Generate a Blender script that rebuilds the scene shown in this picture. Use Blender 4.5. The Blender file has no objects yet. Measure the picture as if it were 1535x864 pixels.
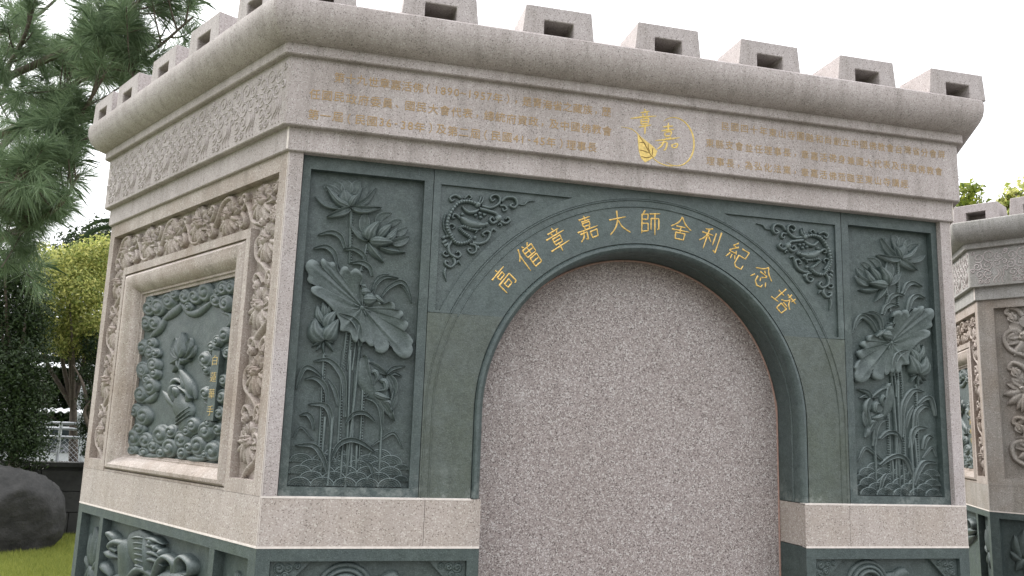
import bpy, bmesh, math, random
import numpy as np
from mathutils import Matrix, Vector, noise as mnoise

random.seed(7)
rng = np.random.default_rng(7)
R_ = math.radians
scene = bpy.context.scene
COL = scene.collection

# ------------------------------------------------------------------ camera
CAM = np.array([0.0937, -2.5443, 1.6383])
FPX = 1246.53                                   # focal length in pixels of the 1535 px wide photograph
YAW, PITCH, ROLL = 0.2410, 0.1697, 0.0335
_cy, _sy, _cp, _sp = math.cos(YAW), math.sin(YAW), math.cos(PITCH), math.sin(PITCH)
FWD = np.array([_sy * _cp, _cy * _cp, _sp])
_r0 = np.array([_cy, -_sy, 0.0]); _u0 = np.cross(_r0, FWD)
RIGHT = math.cos(ROLL) * _r0 + math.sin(ROLL) * _u0
UP = -math.sin(ROLL) * _r0 + math.cos(ROLL) * _u0
cd = bpy.data.cameras.new('camera'); cam = bpy.data.objects.new('camera', cd); COL.objects.link(cam)
cd.sensor_fit = 'HORIZONTAL'; cd.sensor_width = 36.0; cd.lens = FPX / 1535.0 * 36.0
cd.clip_start = 0.05; cd.clip_end = 3000
cam.matrix_world = Matrix((
    (RIGHT[0], UP[0], -FWD[0], CAM[0]), (RIGHT[1], UP[1], -FWD[1], CAM[1]),
    (RIGHT[2], UP[2], -FWD[2], CAM[2]), (0, 0, 0, 1)))
scene.camera = cam

# ------------------------------------------------------------------ sky, sun, exposure
SUN_AZ, SUN_EL = R_(-37), R_(44)                # azimuth from +Y towards +X
world = bpy.data.worlds.new('World'); scene.world = world; world.use_nodes = True
wn = world.node_tree.nodes; wl = world.node_tree.links; wn.clear()
wo = wn.new('ShaderNodeOutputWorld'); bg = wn.new('ShaderNodeBackground')
sky = wn.new('ShaderNodeTexSky'); sky.sky_type = 'NISHITA'; sky.sun_disc = False
sky.sun_elevation = SUN_EL; sky.sun_rotation = SUN_AZ
sky.air_density = 1.0; sky.dust_density = 6.0; sky.ozone_density = 1.0
hs = wn.new('ShaderNodeHueSaturation'); hs.inputs['Saturation'].default_value = 0.18
hs.inputs['Value'].default_value = 0.8
mxw = wn.new('ShaderNodeMix'); mxw.data_type = 'RGBA'; mxw.inputs[0].default_value = 0.75
mxw.inputs[7].default_value = (11.0, 11.2, 11.6, 1)   # the even white of a closed cloud layer
bg.inputs['Strength'].default_value = 0.10
wl.new(sky.outputs[0], hs.inputs['Color']); wl.new(hs.outputs[0], mxw.inputs[6])
# overcast luminance: the zenith of a closed cloud layer is about three times as bright as its horizon
tcw = wn.new('ShaderNodeTexCoord'); sxyz = wn.new('ShaderNodeSeparateXYZ'); wl.new(tcw.outputs['Generated'], sxyz.inputs[0])
mr = wn.new('ShaderNodeMapRange'); mr.inputs[1].default_value = 0.0; mr.inputs[2].default_value = 1.0; mr.inputs[3].default_value = 1.0; mr.inputs[4].default_value = 3.0
wl.new(sxyz.outputs[2], mr.inputs[0])
mlt = wn.new('ShaderNodeVectorMath'); mlt.operation = 'SCALE'; wl.new(mxw.outputs[2], mlt.inputs[0]); wl.new(mr.outputs[0], mlt.inputs['Scale'])
wl.new(mlt.outputs[0], bg.inputs['Color']); wl.new(bg.outputs[0], wo.inputs[0])
sd = bpy.data.lights.new('sun', 'SUN'); sun = bpy.data.objects.new('sun', sd); COL.objects.link(sun)
sd.energy = 2.5; sd.angle = R_(10); sd.color = (1.0, 0.97, 0.92)
sun.rotation_euler = Vector((math.sin(SUN_AZ) * math.cos(SUN_EL), math.cos(SUN_AZ) * math.cos(SUN_EL),
                             math.sin(SUN_EL))).to_track_quat('Z', 'Y').to_euler()
scene.view_settings.view_transform = 'Standard'; scene.view_settings.look = 'None'
scene.view_settings.exposure = 0.38; scene.view_settings.gamma = 1.0
scene.view_settings.use_curve_mapping = False

# ------------------------------------------------------------------ materials
def nodes_of(name):
    m = bpy.data.materials.new(name); m.use_nodes = True
    nt = m.node_tree; nt.nodes.clear()
    out = nt.nodes.new('ShaderNodeOutputMaterial'); b = nt.nodes.new('ShaderNodeBsdfPrincipled')
    nt.links.new(b.outputs[0], out.inputs[0])
    return m, nt, b
def mk(nt, t, **kw):
    n = nt.nodes.new(t)
    for k, v in kw.items(): setattr(n, k, v)
    return n
def ramp(nt, src, stops, interp='LINEAR'):
    r = nt.nodes.new('ShaderNodeValToRGB'); r.color_ramp.interpolation = interp
    els = r.color_ramp.elements
    while len(els) < len(stops): els.new(0.5)
    for e, (p, c) in zip(els, stops):
        e.position = p; e.color = c if len(c) == 4 else (*c, 1)
    nt.links.new(src, r.inputs[0]); return r.outputs[0]
def mixc(nt, fac, a, b, mode='MIX'):
    n = nt.nodes.new('ShaderNodeMix'); n.data_type = 'RGBA'; n.blend_type = mode
    for sock, val in ((n.inputs[0], fac), (n.inputs[6], a), (n.inputs[7], b)):
        if isinstance(val, (int, float)): sock.default_value = val
        elif isinstance(val, tuple): sock.default_value = val if len(val) == 4 else (*val, 1)
        else: nt.links.new(val, sock)
    return n.outputs[2]
def noise(nt, vec, scale, detail=4, rough=0.55):
    n = mk(nt, 'ShaderNodeTexNoise'); n.inputs['Scale'].default_value = scale
    n.inputs['Detail'].default_value = detail; n.inputs['Roughness'].default_value = rough
    nt.links.new(vec, n.inputs['Vector']); return n.outputs[0]
def voro(nt, vec, scale):
    n = mk(nt, 'ShaderNodeTexVoronoi'); n.inputs['Scale'].default_value = scale
    nt.links.new(vec, n.inputs['Vector'])
    s = mk(nt, 'ShaderNodeSeparateColor'); nt.links.new(n.outputs['Color'], s.inputs[0]); return s.outputs[0]
def mapped(nt, vec, sc):
    n = mk(nt, 'ShaderNodeMapping'); n.inputs['Scale'].default_value = sc
    nt.links.new(vec, n.inputs['Vector']); return n.outputs[0]
def bump(nt, b, h, strength, dist):
    n = mk(nt, 'ShaderNodeBump'); n.inputs['Strength'].default_value = strength
    n.inputs['Distance'].default_value = dist
    nt.links.new(h, n.inputs['Height']); nt.links.new(n.outputs[0], b.inputs['Normal'])

def granite(name, ca, cb, dark, light, cell=300, pd=0.10, pl=0.10, rough=0.72, stain=(0.60, 0.55, 0.47), amt=0.35, vert=(14, 1.2, 14)):
    m, nt, b = nodes_of(name)
    tc = mk(nt, 'ShaderNodeTexCoord').outputs['Object']
    n1 = noise(nt, tc, cell * 0.55, 3, 0.7)
    base = ramp(nt, n1, [(0.32, ca), (0.68, cb)])
    v = voro(nt, tc, cell)
    c1 = mixc(nt, ramp(nt, v, [(0, (0.85,) * 3), (pd, (0.85,) * 3), (pd + 0.01, (0,) * 3)], 'LINEAR'), base, dark)
    v2 = voro(nt, mapped(nt, tc, (1.0, 1.13, 0.91)), cell * 0.83)
    c2 = mixc(nt, ramp(nt, v2, [(1 - pl - 0.01, (0,) * 3), (1 - pl, (0.7,) * 3)]), c1, light)
    st = noise(nt, tc, 3.2, 5, 0.65)
    c3 = mixc(nt, ramp(nt, st, [(0.42, (0,) * 3), (0.72, (amt,) * 3)]), c2, mixc(nt, 1.0, c2, stain, 'MULTIPLY'))
    stv = noise(nt, mapped(nt, tc, vert), 1.0, 5, 0.7)
    c4 = mixc(nt, ramp(nt, stv, [(0.46, (0,) * 3), (0.72, (amt * 1.1,) * 3)]), c3, mixc(nt, 1.0, c3, (0.60, 0.60, 0.57), 'MULTIPLY'))
    pale = noise(nt, tc, 7.0, 6, 0.7)
    c5 = mixc(nt, ramp(nt, pale, [(0.60, (0,) * 3), (0.78, (0.30,) * 3)]), c4, light)
    nt.links.new(c5, b.inputs['Base Color']); b.inputs['Roughness'].default_value = rough
    b.inputs['Specular IOR Level'].default_value = 0.35
    bump(nt, b, noise(nt, tc, cell * 0.8, 2, 0.6), 0.35, 0.0012)
    return m
M = {}
M['granite'] = granite('pink_grey_granite', (0.325, 0.284, 0.280), (0.435, 0.392, 0.387), (0.145, 0.125, 0.12), (0.54, 0.505, 0.495), cell=420, pd=0.07, pl=0.08, amt=0.5)
M['granite_ring'] = granite('weathered_granite', (0.328, 0.283, 0.274), (0.44, 0.392, 0.382), (0.145, 0.125, 0.12), (0.53, 0.50, 0.485), cell=420, pd=0.07, pl=0.08, amt=0.55, stain=(0.58, 0.56, 0.52), vert=(26, 26, 2.2))
M['grey_ring'] = granite('grey_granite', (0.255, 0.245, 0.235), (0.355, 0.345, 0.33), (0.12, 0.115, 0.11), (0.46, 0.45, 0.435), cell=420, pd=0.07, pl=0.08, amt=0.6, stain=(0.6, 0.58, 0.52), vert=(26, 26, 2.2))
M['grey_carved'] = granite('grey_carved_granite', (0.255, 0.232, 0.212), (0.35, 0.325, 0.30), (0.15, 0.13, 0.115), (0.46, 0.435, 0.41), cell=330, pd=0.05, amt=0.7, stain=(0.62, 0.52, 0.42))
M['granite_base'] = granite('buff_granite', (0.325, 0.277, 0.253), (0.435, 0.383, 0.356), (0.17, 0.14, 0.125), (0.56, 0.52, 0.485), cell=330, pd=.07, amt=0.36, stain=(0.62, 0.56, 0.42))
M['granite_carved'] = granite('carved_granite', (0.31, 0.262, 0.235), (0.415, 0.36, 0.33), (0.17, 0.135, 0.115), (0.54, 0.495, 0.45), cell=320, pd=0.04, amt=0.7, stain=(0.55, 0.47, 0.38))
M['door'] = granite('polished_brown_granite', (0.208, 0.172, 0.164), (0.345, 0.30, 0.289), (0.075, 0.055, 0.053), (0.54, 0.51, 0.495), cell=340, pd=0.17, pl=0.16, rough=0.34, amt=0.15)
def door_rim_tone():
    # browner, darker tone towards the arch rim, with a ragged edge
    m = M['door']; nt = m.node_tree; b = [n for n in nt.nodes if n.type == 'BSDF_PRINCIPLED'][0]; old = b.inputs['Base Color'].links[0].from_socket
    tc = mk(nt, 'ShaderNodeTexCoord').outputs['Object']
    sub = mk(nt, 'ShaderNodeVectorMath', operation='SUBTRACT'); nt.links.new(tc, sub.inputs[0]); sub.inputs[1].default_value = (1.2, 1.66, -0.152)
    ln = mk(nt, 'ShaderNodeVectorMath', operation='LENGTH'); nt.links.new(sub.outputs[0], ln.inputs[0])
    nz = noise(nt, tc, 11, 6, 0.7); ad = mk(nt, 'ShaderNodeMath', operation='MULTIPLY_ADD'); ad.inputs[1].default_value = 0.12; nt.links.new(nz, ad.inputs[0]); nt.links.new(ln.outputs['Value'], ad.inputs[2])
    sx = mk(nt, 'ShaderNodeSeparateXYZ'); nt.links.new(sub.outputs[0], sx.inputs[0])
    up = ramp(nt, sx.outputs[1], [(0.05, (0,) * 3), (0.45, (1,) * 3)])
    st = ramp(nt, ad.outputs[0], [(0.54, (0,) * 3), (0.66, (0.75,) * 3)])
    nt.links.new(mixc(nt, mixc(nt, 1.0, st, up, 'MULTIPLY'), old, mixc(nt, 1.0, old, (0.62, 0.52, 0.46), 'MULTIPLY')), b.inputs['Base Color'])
door_rim_tone()
def greenstone(name, c0, c1, moss, worn=0.0):
    m, nt, b = nodes_of(name)
    tc = mk(nt, 'ShaderNodeTexCoord').outputs['Object']
    base = ramp(nt, noise(nt, tc, 260, 3, 0.75), [(0.30, c0), (0.70, c1)])
    v = voro(nt, tc, 480)
    c1 = mixc(nt, ramp(nt, v, [(0.94, (0,) * 3), (0.95, (0.30,) * 3)]), base, (0.17, 0.20, 0.20))
    pit = noise(nt, tc, 70, 4, 0.7)
    c1 = mixc(nt, ramp(nt, pit, [(0.40, (0.55,) * 3), (0.55, (0,) * 3)]), c1, mixc(nt, 1.0, c1, (0.62, 0.64, 0.64), 'MULTIPLY'))
    c2 = mixc(nt, ramp(nt, noise(nt, tc, 2.6, 6, 0.65), [(0.45, (0,) * 3), (0.75, (0.75,) * 3)]), c1, mixc(nt, 1.0, c1, moss, 'MULTIPLY'))
    mot = noise(nt, tc, 24, 6, 0.75)
    c2 = mixc(nt, ramp(nt, mot, [(0.46, (0,) * 3), (0.70, (0.26,) * 3)]), c2, (0.140, 0.172, 0.168))
    scuff = noise(nt, tc, 9, 7, 0.75)
    c3 = mixc(nt, ramp(nt, scuff, [(0.60, (0,) * 3), (0.80, (0.45,) * 3)]), c2, (0.26, 0.30, 0.285))
    run = noise(nt, mapped(nt, tc, (22, 1.3, 22)), 1.0, 4, 0.6)
    c4 = mixc(nt, ramp(nt, run, [(0.55, (0,) * 3), (0.8, (0.4,) * 3)]), c3, mixc(nt, 1.0, c3, (0.66, 0.72, 0.66), 'MULTIPLY'))
    # worn, paler arrises and lime bloom low on the stones
    geo = mk(nt, 'ShaderNodeNewGeometry')
    c5 = mixc(nt, ramp(nt, geo.outputs['Pointiness'], [(0.51, (0,) * 3), (0.60, (worn,) * 3)]), c4, (0.22, 0.262, 0.262))
    sx = mk(nt, 'ShaderNodeSeparateXYZ'); nt.links.new(tc, sx.inputs[0])
    low = ramp(nt, sx.outputs[1], [(0.0, (0,) * 3), (0.712, (0,) * 3), (0.716, (1,) * 3), (0.775, (0,) * 3)])
    sx.outputs[1]; mm = mk(nt, 'ShaderNodeMath', operation='MULTIPLY'); mm.inputs[1].default_value = 0.5
    nt.links.new(sx.outputs[1], mm.inputs[0])
    for l in list(nt.links):
        if l.from_socket == sx.outputs[1] and l.to_node.type == 'VALTORGB': nt.links.remove(l)
    rmp = [n for n in nt.nodes if n.type == 'VALTORGB'][-1]; nt.links.new(mm.outputs[0], rmp.inputs[0])
    bloom = ramp(nt, noise(nt, tc, 14, 7, 0.75), [(0.50, (0,) * 3), (0.70, (0.6,) * 3)])
    c4 = mixc(nt, mixc(nt, 1.0, low, bloom, 'MULTIPLY'), c5, (0.30, 0.325, 0.31))
    nt.links.new(c4, b.inputs['Base Color'])
    nt.links.new(ramp(nt, scuff, [(0.4, (0.42,) * 3), (0.7, (0.68,) * 3)]), b.inputs['Roughness'])
    b.inputs['Specular IOR Level'].default_value = 0.5
    bump(nt, b, noise(nt, tc, 150, 4, 0.72), 0.6, 0.0028)
    return m
M['green'] = greenstone('green_stone', (0.026, 0.0385, 0.0385), (0.066, 0.088, 0.087), (0.93, 0.98, 0.82))
M['relief'] = greenstone('worn_green_stone', (0.026, 0.0385, 0.0385), (0.066, 0.088, 0.087), (0.93, 0.98, 0.82), 0.62)
M['relief_soft'] = greenstone('softly_worn_green_stone', (0.024, 0.036, 0.035), (0.060, 0.080, 0.078), (0.93, 0.98, 0.82), 0.25)
M['arch_green'] = greenstone('arch_green_stone', (0.035, 0.049, 0.0495), (0.082, 0.106, 0.106), (0.93, 0.98, 0.84))
M['olive'] = greenstone('olive_green_stone', (0.041, 0.051, 0.0435), (0.092, 0.108, 0.092), (0.93, 0.97, 0.72))
def simple(name, col, rough=0.6, metal=0.0, var=0.25, scale=40, bmp=0.0):
    m, nt, b = nodes_of(name)
    tc = mk(nt, 'ShaderNodeTexCoord').outputs['Object']
    n = noise(nt, tc, scale, 5, 0.65)
    lo = tuple(c * (1 - var) for c in col); hi = tuple(min(1, c * (1 + var)) for c in col)
    nt.links.new(ramp(nt, n, [(0.3, lo), (0.7, hi)]), b.inputs['Base Color'])
    b.inputs['Roughness'].default_value = rough; b.inputs['Metallic'].default_value = metal
    if bmp: bump(nt, b, n, 0.5, bmp)
    return m
M['gold'] = simple('gold_paint', (0.66, 0.43, 0.125), 0.42, 0.15, 0.25, 90)
M['ochre'] = simple('worn_gold_paint', (0.32, 0.205, 0.09), 0.6, 0.0, 0.35, 120)
M['ochre2'] = simple('dull_gold_paint', (0.50, 0.36, 0.13), 0.5, 0.0, 0.3, 120)
M['ochre_faint'] = simple('faded_gold_paint', (0.325, 0.215, 0.10), 0.6, 0.0, 0.35, 120)
M['emblem'] = simple('bright_gold_paint', (0.60, 0.43, 0.13), 0.5, 0.1, 0.3, 110)
M['mortar'] = simple('pale_mortar', (0.62, 0.56, 0.52), 0.9, 0, 0.15, 60)
M['pave'] = simple('grey_paving', (0.13, 0.125, 0.115), 0.85, 0, 0.2, 6, 0.002)
M['earth'] = simple('lawn_soil', (0.10, 0.12, 0.045), 0.95, 0, 0.35, 3, 0.01)
M['bark'] = simple('pine_bark', (0.095, 0.075, 0.06), 0.9, 0, 0.4, 30, 0.01)
M['rock'] = simple('dark_rock', (0.020, 0.019, 0.018), 0.75, 0, 0.6, 7, 0.05)
M['wall'] = simple('dark_mossy_wall', (0.035, 0.035, 0.033), 0.95, 0, 0.4, 5, 0.005)
M['steel'] = simple('galvanised_steel', (0.55, 0.57, 0.60), 0.4, 0.6, 0.15, 20)
M['tin'] = simple('white_corrugated_sheet', (0.72, 0.73, 0.74), 0.5, 0, 0.1, 10)
M['carpaint'] = simple('white_car_paint', (0.68, 0.70, 0.72), 0.25, 0, 0.04, 4)
M['carglass'] = simple('car_glass', (0.03, 0.04, 0.045), 0.08, 0, 0.1, 4)
M['rubber'] = simple('tyre_rubber', (0.02, 0.02, 0.02), 0.8, 0, 0.1, 4)
M['cloth'] = simple('red_brown_board', (0.28, 0.15, 0.12), 0.8, 0, 0.2, 4)
def leafmat(name, c0, c1, rough=0.55, trans=0.35):
    m, nt, b = nodes_of(name)
    g = mk(nt, 'ShaderNodeNewGeometry')
    col = ramp(nt, g.outputs['Random Per Island'], [(0.0, c0), (1.0, c1)])
    nt.links.new(col, b.inputs['Base Color']); b.inputs['Roughness'].default_value = rough
    b.inputs['Specular IOR Level'].default_value = 0.3
    tr = mk(nt, 'ShaderNodeBsdfTranslucent'); nt.links.new(col, tr.inputs['Color'])
    ms = mk(nt, 'ShaderNodeMixShader'); ms.inputs[0].default_value = trans
    out = [n for n in nt.nodes if n.type == 'OUTPUT_MATERIAL'][0]
    nt.links.new(b.outputs[0], ms.inputs[1]); nt.links.new(tr.outputs[0], ms.inputs[2]); nt.links.new(ms.outputs[0], out.inputs[0])
    return m
M['needle'] = leafmat('pine_needles', (0.095, 0.15, 0.08), (0.25, 0.33, 0.185), 0.5, 0.4)
M['yleaf'] = leafmat('yellow_green_leaves', (0.13, 0.19, 0.04), (0.62, 0.60, 0.20), 0.5, 0.45)
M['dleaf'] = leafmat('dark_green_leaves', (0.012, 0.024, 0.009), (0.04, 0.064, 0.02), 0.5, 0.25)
M['mleaf'] = leafmat('mid_green_leaves', (0.08, 0.13, 0.02), (0.30, 0.32, 0.05), 0.5, 0.4)
M['grass'] = leafmat('grass_blades', (0.13, 0.165, 0.028), (0.32, 0.34, 0.075), 0.6, 0.35)

# ------------------------------------------------------------------ object helpers
def link(o, parent=None, mat4=None):
    COL.objects.link(o)
    if parent is not None: o.parent = parent
    if mat4 is not None: o.matrix_local = mat4
    return o
def tag(o, label=None, cat=None, group=None, kind=None):
    for k, v in (('label', label), ('category', cat), ('group', group), ('kind', kind)):
        if v: o[k] = v
    return o
class MB:
    """collects vertices and faces of one mesh"""
    def __init__(s): s.v = []; s.f = []; s.n = 0
    def add(s, v, f):
        v = np.asarray(v, float).reshape(-1, 3); s.v.append(v)
        s.f += [tuple(i + s.n for i in q) for q in f]; s.n += len(v)
    def grid(s, P, closed=False):
        """P: (a,b,3) array of rows"""
        a, b = P.shape[:2]; f = []
        for i in range(a - 1):
            for j in range(b - 1 if not closed else b):
                k = (j + 1) % b
                f.append((i * b + j, i * b + k, (i + 1) * b + k, (i + 1) * b + j))
        s.add(P.reshape(-1, 3), f)
    def box(s, lo, hi):
        x0, y0, z0 = lo; x1, y1, z1 = hi
        s.add([(x0, y0, z0), (x1, y0, z0), (x1, y1, z0), (x0, y1, z0), (x0, y0, z1), (x1, y0, z1), (x1, y1, z1), (x0, y1, z1)],
              [(0, 3, 2, 1), (4, 5, 6, 7), (0, 1, 5, 4), (1, 2, 6, 5), (2, 3, 7, 6), (3, 0, 4, 7)])
    def prism(s, poly, w0, w1, axis=2):
        """poly 2D, extruded from w0 to w1 along axis"""
        n = len(poly); v = []
        for w in (w0, w1):
            for p in poly:
                q = [p[0], p[1]]; q.insert(axis, w); v.append(q)
        s.add(v, [tuple(range(n))[::-1], tuple(range(n, 2 * n))] + [(i, (i + 1) % n, n + (i + 1) % n, n + i) for i in range(n)])
    def mesh(s, name, mat, smooth=False, angle=None):
        me = bpy.data.meshes.new(name)
        v = np.concatenate(s.v) if s.v else np.zeros((0, 3))
        me.from_pydata([tuple(x) for x in v], [], s.f); me.update()
        bm = bmesh.new(); bm.from_mesh(me); bmesh.ops.recalc_face_normals(bm, faces=bm.faces)
        if angle is not None:
            for e in bm.edges:
                if len(e.link_faces) == 2 and e.calc_face_angle(0) > angle: e.smooth = False
        bm.to_mesh(me); bm.free()
        if smooth or angle is not None: me.polygons.foreach_set('use_smooth', [True] * len(me.polygons))
        me.materials.append(M[mat] if isinstance(mat, str) else mat)
        return me
def pxmap(mb, V):
    """vertices laid out in crop pixels -> the face plane"""
    mb.v = [np.hstack([V(*[(a, b) for a, b in v[:, :2]]), v[:, 2:]]) for v in mb.v]
    return mb
class Spec:
    def __init__(s, name, mesh, kids=None, label=None, kind=None):
        s.name = name; s.mesh = mesh; s.kids = kids or []; s.label = label; s.kind = kind
def inst(spec, parent, mat4=None):
    o = bpy.data.objects.new(spec.name, spec.mesh); link(o, parent, mat4)
    if spec.label: o['label'] = spec.label
    if spec.kind: o['kind'] = spec.kind
    for k in spec.kids: inst(k, o)
    return o

# ------------------------------------------------------------------ tower plan: hexagon, two long and four short sides
W, WL = 2.4, 1.5366
S60, C60 = math.sin(math.pi / 3), 0.5
HEX = [(0, 0), (W, 0), (W + WL * C60, WL * S60), (W, 2 * WL * S60), (0, 2 * WL * S60), (-WL * C60, WL * S60)]
Z_BASE, Z_BAND, Z_BODY, Z_LB, Z_FRZ, Z_FIL, Z_COR = 1.2884, 1.4274, 2.4609, 2.5352, 2.7562, 2.790, 2.908
O_LB, O_FRZ, O_FIL = 0.0117, 0.0341, 0.0530
def hexpoly(o, ch=0.005):
    n = len(HEX); out = []
    ln = []
    for i in range(n):
        p, q = np.array(HEX[i], float), np.array(HEX[(i + 1) % n], float)
        d = (q - p) / np.linalg.norm(q - p); nrm = np.array([d[1], -d[0]])
        ln.append((p + nrm * o, d))
    for i in range(n):
        (p1, d1), (p2, d2) = ln[i - 1], ln[i]
        t = np.linalg.solve(np.array([d1, -d2]).T, p2 - p1)
        c = p1 + d1 * t[0]
        out += [c - d1 * ch, c + d2 * ch]
    return out
def hexloft(profile, cap=True):
    mb = MB(); rings = [np.array([(x, y, z) for x, y in hexpoly(o)]) for o, z in profile]
    mb.grid(np.array(rings), closed=True)
    if cap:
        for r, rev in ((rings[0], True), (rings[-1], False)):
            idx = list(range(len(r))); mb.add(r, [tuple(idx[::-1] if rev else idx)])
    return mb
# face frames: local (u, v, w) -> tower space; u along the face to the right, v up, w outwards
def face_mat(i):
    p, q = np.array(HEX[i], float), np.array(HEX[(i + 1) % 6], float)
    d = (q - p) / np.linalg.norm(q - p)
    return Matrix(((d[0], 0, d[1], p[0]), (d[1], 0, -d[0], p[1]), (0, 1, 0, 0), (0, 0, 0, 1)))
FACE = [face_mat(i) for i in range(6)]          # 0 front, 5 left-front, 4 left-back
FLEN = [W, WL, WL, W, WL, WL]
# photograph pixel -> (u, v) on a face plane lifted by w
def px_on(face, x, y, w=0.0):
    Mf = FACE[face]; t = np.array([Mf[0][0], Mf[1][0], 0]); n = np.array([Mf[0][2], Mf[1][2], 0]); o = np.array([Mf[0][3], Mf[1][3], 0])
    d = FWD + RIGHT * (x - 767.5) / FPX - UP * (y - 432) / FPX
    P = CAM + d * (((o + n * w - CAM) @ n) / (d @ n))
    return np.array([(P - o) @ t, P[2]])
class Crop:
    """points read off an enlarged crop of the photograph"""
    def __init__(s, face, x0, y0, sc, w): s.a = (face, x0, y0, sc, w)
    def __call__(s, *pts):
        f, x0, y0, sc, w = s.a
        return np.array([px_on(f, x0 + p[0] / sc, y0 + p[1] / sc, w) for p in pts])
    def size(s, d, at=(500, 400)):                  # crop pixels -> metres (vertical scale)
        return abs(s(at)[0][1] - s((at[0], at[1] + d))[0][1])

# ------------------------------------------------------------------ relief carving helpers (u, v, w)
def spline(pts, n):
    P = np.asarray(pts, float)
    if len(P) == 2: return P[0] + (P[1] - P[0]) * np.linspace(0, 1, n)[:, None]
    Q = np.vstack([2 * P[0] - P[1], P, 2 * P[-1] - P[-2]]); out = []
    for t in np.linspace(0, len(P) - 1 - 1e-9, n):
        i = int(t); f = t - i; a, b, c, d = Q[i:i + 4]
        out.append(0.5 * ((2 * b) + (c - a) * f + (2 * a - 5 * b + 4 * c - d) * f * f + (3 * b - a - 3 * c + d) * f ** 3))
    return np.array(out)
def wprof(kind, t):
    if kind == 'petal': return np.sin(np.pi * np.clip(t, 0, 1) ** 0.72) ** 0.75 * (1 - 0.15 * t) + 0.02
    if kind == 'blade': return np.minimum(0.55 + 1.2 * t, 1.0) * np.clip((1 - t) / 0.45, 0, 1) ** 0.6 + 0.03
    if kind == 'arch': return np.sin(np.pi * np.clip(0.06 + 0.9 * t, 0, 1)) ** 0.6 + 0.03
    if kind == 'curl': return 1.0 - 0.35 * t
    return np.ones_like(t)
def ribbon(mb, pts, wid, h, w0, n=14, k=6, kind='blade', sec='dome', lift=0.0, scales=0):
    """a raised strip: wid full width, h height over the ground w0"""
    sp = spline(pts, n); tg = np.gradient(sp, axis=0); tg /= (np.linalg.norm(tg, axis=1)[:, None] + 1e-9)
    nr = np.stack([-tg[:, 1], tg[:, 0]], 1); t = np.linspace(0, 1, n); hw = 0.5 * wid * wprof(kind, t)
    s = np.linspace(-1, 1, k + 1)
    if sec == 'dome': sh = np.sqrt(np.clip(1 - (0.93 * s) ** 2, 0, 1))
    elif sec == 'ridge': sh = 0.35 + 0.65 * (1 - np.abs(s)) ** 0.9
    elif sec == 'cup': sh = 0.62 + 0.38 * s ** 2
    elif sec == 'lip': sh = 0.55 + 0.25 * s + 0.2 * s ** 2
    else: sh = np.ones_like(s)
    hs_ = h * (0.55 + 0.45 * np.sin(np.pi * np.clip(0.12 + 0.8 * t, 0, 1)))
    if kind == 'petal' and k >= 8: sh = sh + 0.05 * np.cos(s * math.pi * 3.5)
    if scales: hs_ = hs_ * (0.80 + 0.28 * np.abs(np.sin(scales * t)))
    rows = []
    for i in range(n):
        row = [(*(sp[i] - nr[i] * hw[i]), w0 - 0.004)]
        row += [(*(sp[i] + nr[i] * hw[i] * s[j] * 0.97), w0 + lift + hs_[i] * sh[j]) for j in range(k + 1)]
        row += [(*(sp[i] + nr[i] * hw[i]), w0 - 0.004)]
        rows.append(row)
    P = np.array(rows); mb.grid(P)
    m = P.shape[1]
    mb.add(P[0], [tuple(range(m))]); mb.add(P[-1], [tuple(range(m))[::-1]])
def curl(mb, c, r, h, w0, flip=1, turns=1.7, rot=0.0, nr=9, na=30, sq=1.0, flat=False):
    """a cloud curl: a domed disc with a spiral groove"""
    rows = []
    for i in range(nr + 1):
        q = i / nr; row = []
        for j in range(na):
            th = 2 * math.pi * j / na
            ph = 2 * math.pi * turns * q - flip * th - rot
            g = abs(math.cos(ph / 2)) ** 0.5 if q > .12 else 1.0
            z = h * ((0.45 + 0.55 * g) if flat else (0.20 + 0.34 * math.sqrt(max(0, 1 - (0.96 * q) ** 2)) + 0.46 * g) * (1 - .45 * q ** 5))
            row.append((c[0] + r * q * math.cos(th) * sq, c[1] + r * q * math.sin(th), w0 + z))
        rows.append(row)
    rows.append([(c[0] + r * 1.02 * math.cos(2 * math.pi * j / na) * sq, c[1] + r * 1.02 * math.sin(2 * math.pi * j / na), w0 - 0.004) for j in range(na)])
    mb.grid(np.array(rows), closed=True)
def knob(mb, c, r, h, w0, na=10):
    rows = [[(c[0] + r * math.sin(a) * math.cos(2 * math.pi * j / na), c[1] + r * math.sin(a) * math.sin(2 * math.pi * j / na), w0 + h * math.cos(a)) for j in range(na)]
            for a in (0.05, 0.5, 1.0, 1.4, 1.65)]
    mb.grid(np.array(rows), closed=True)
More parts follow.
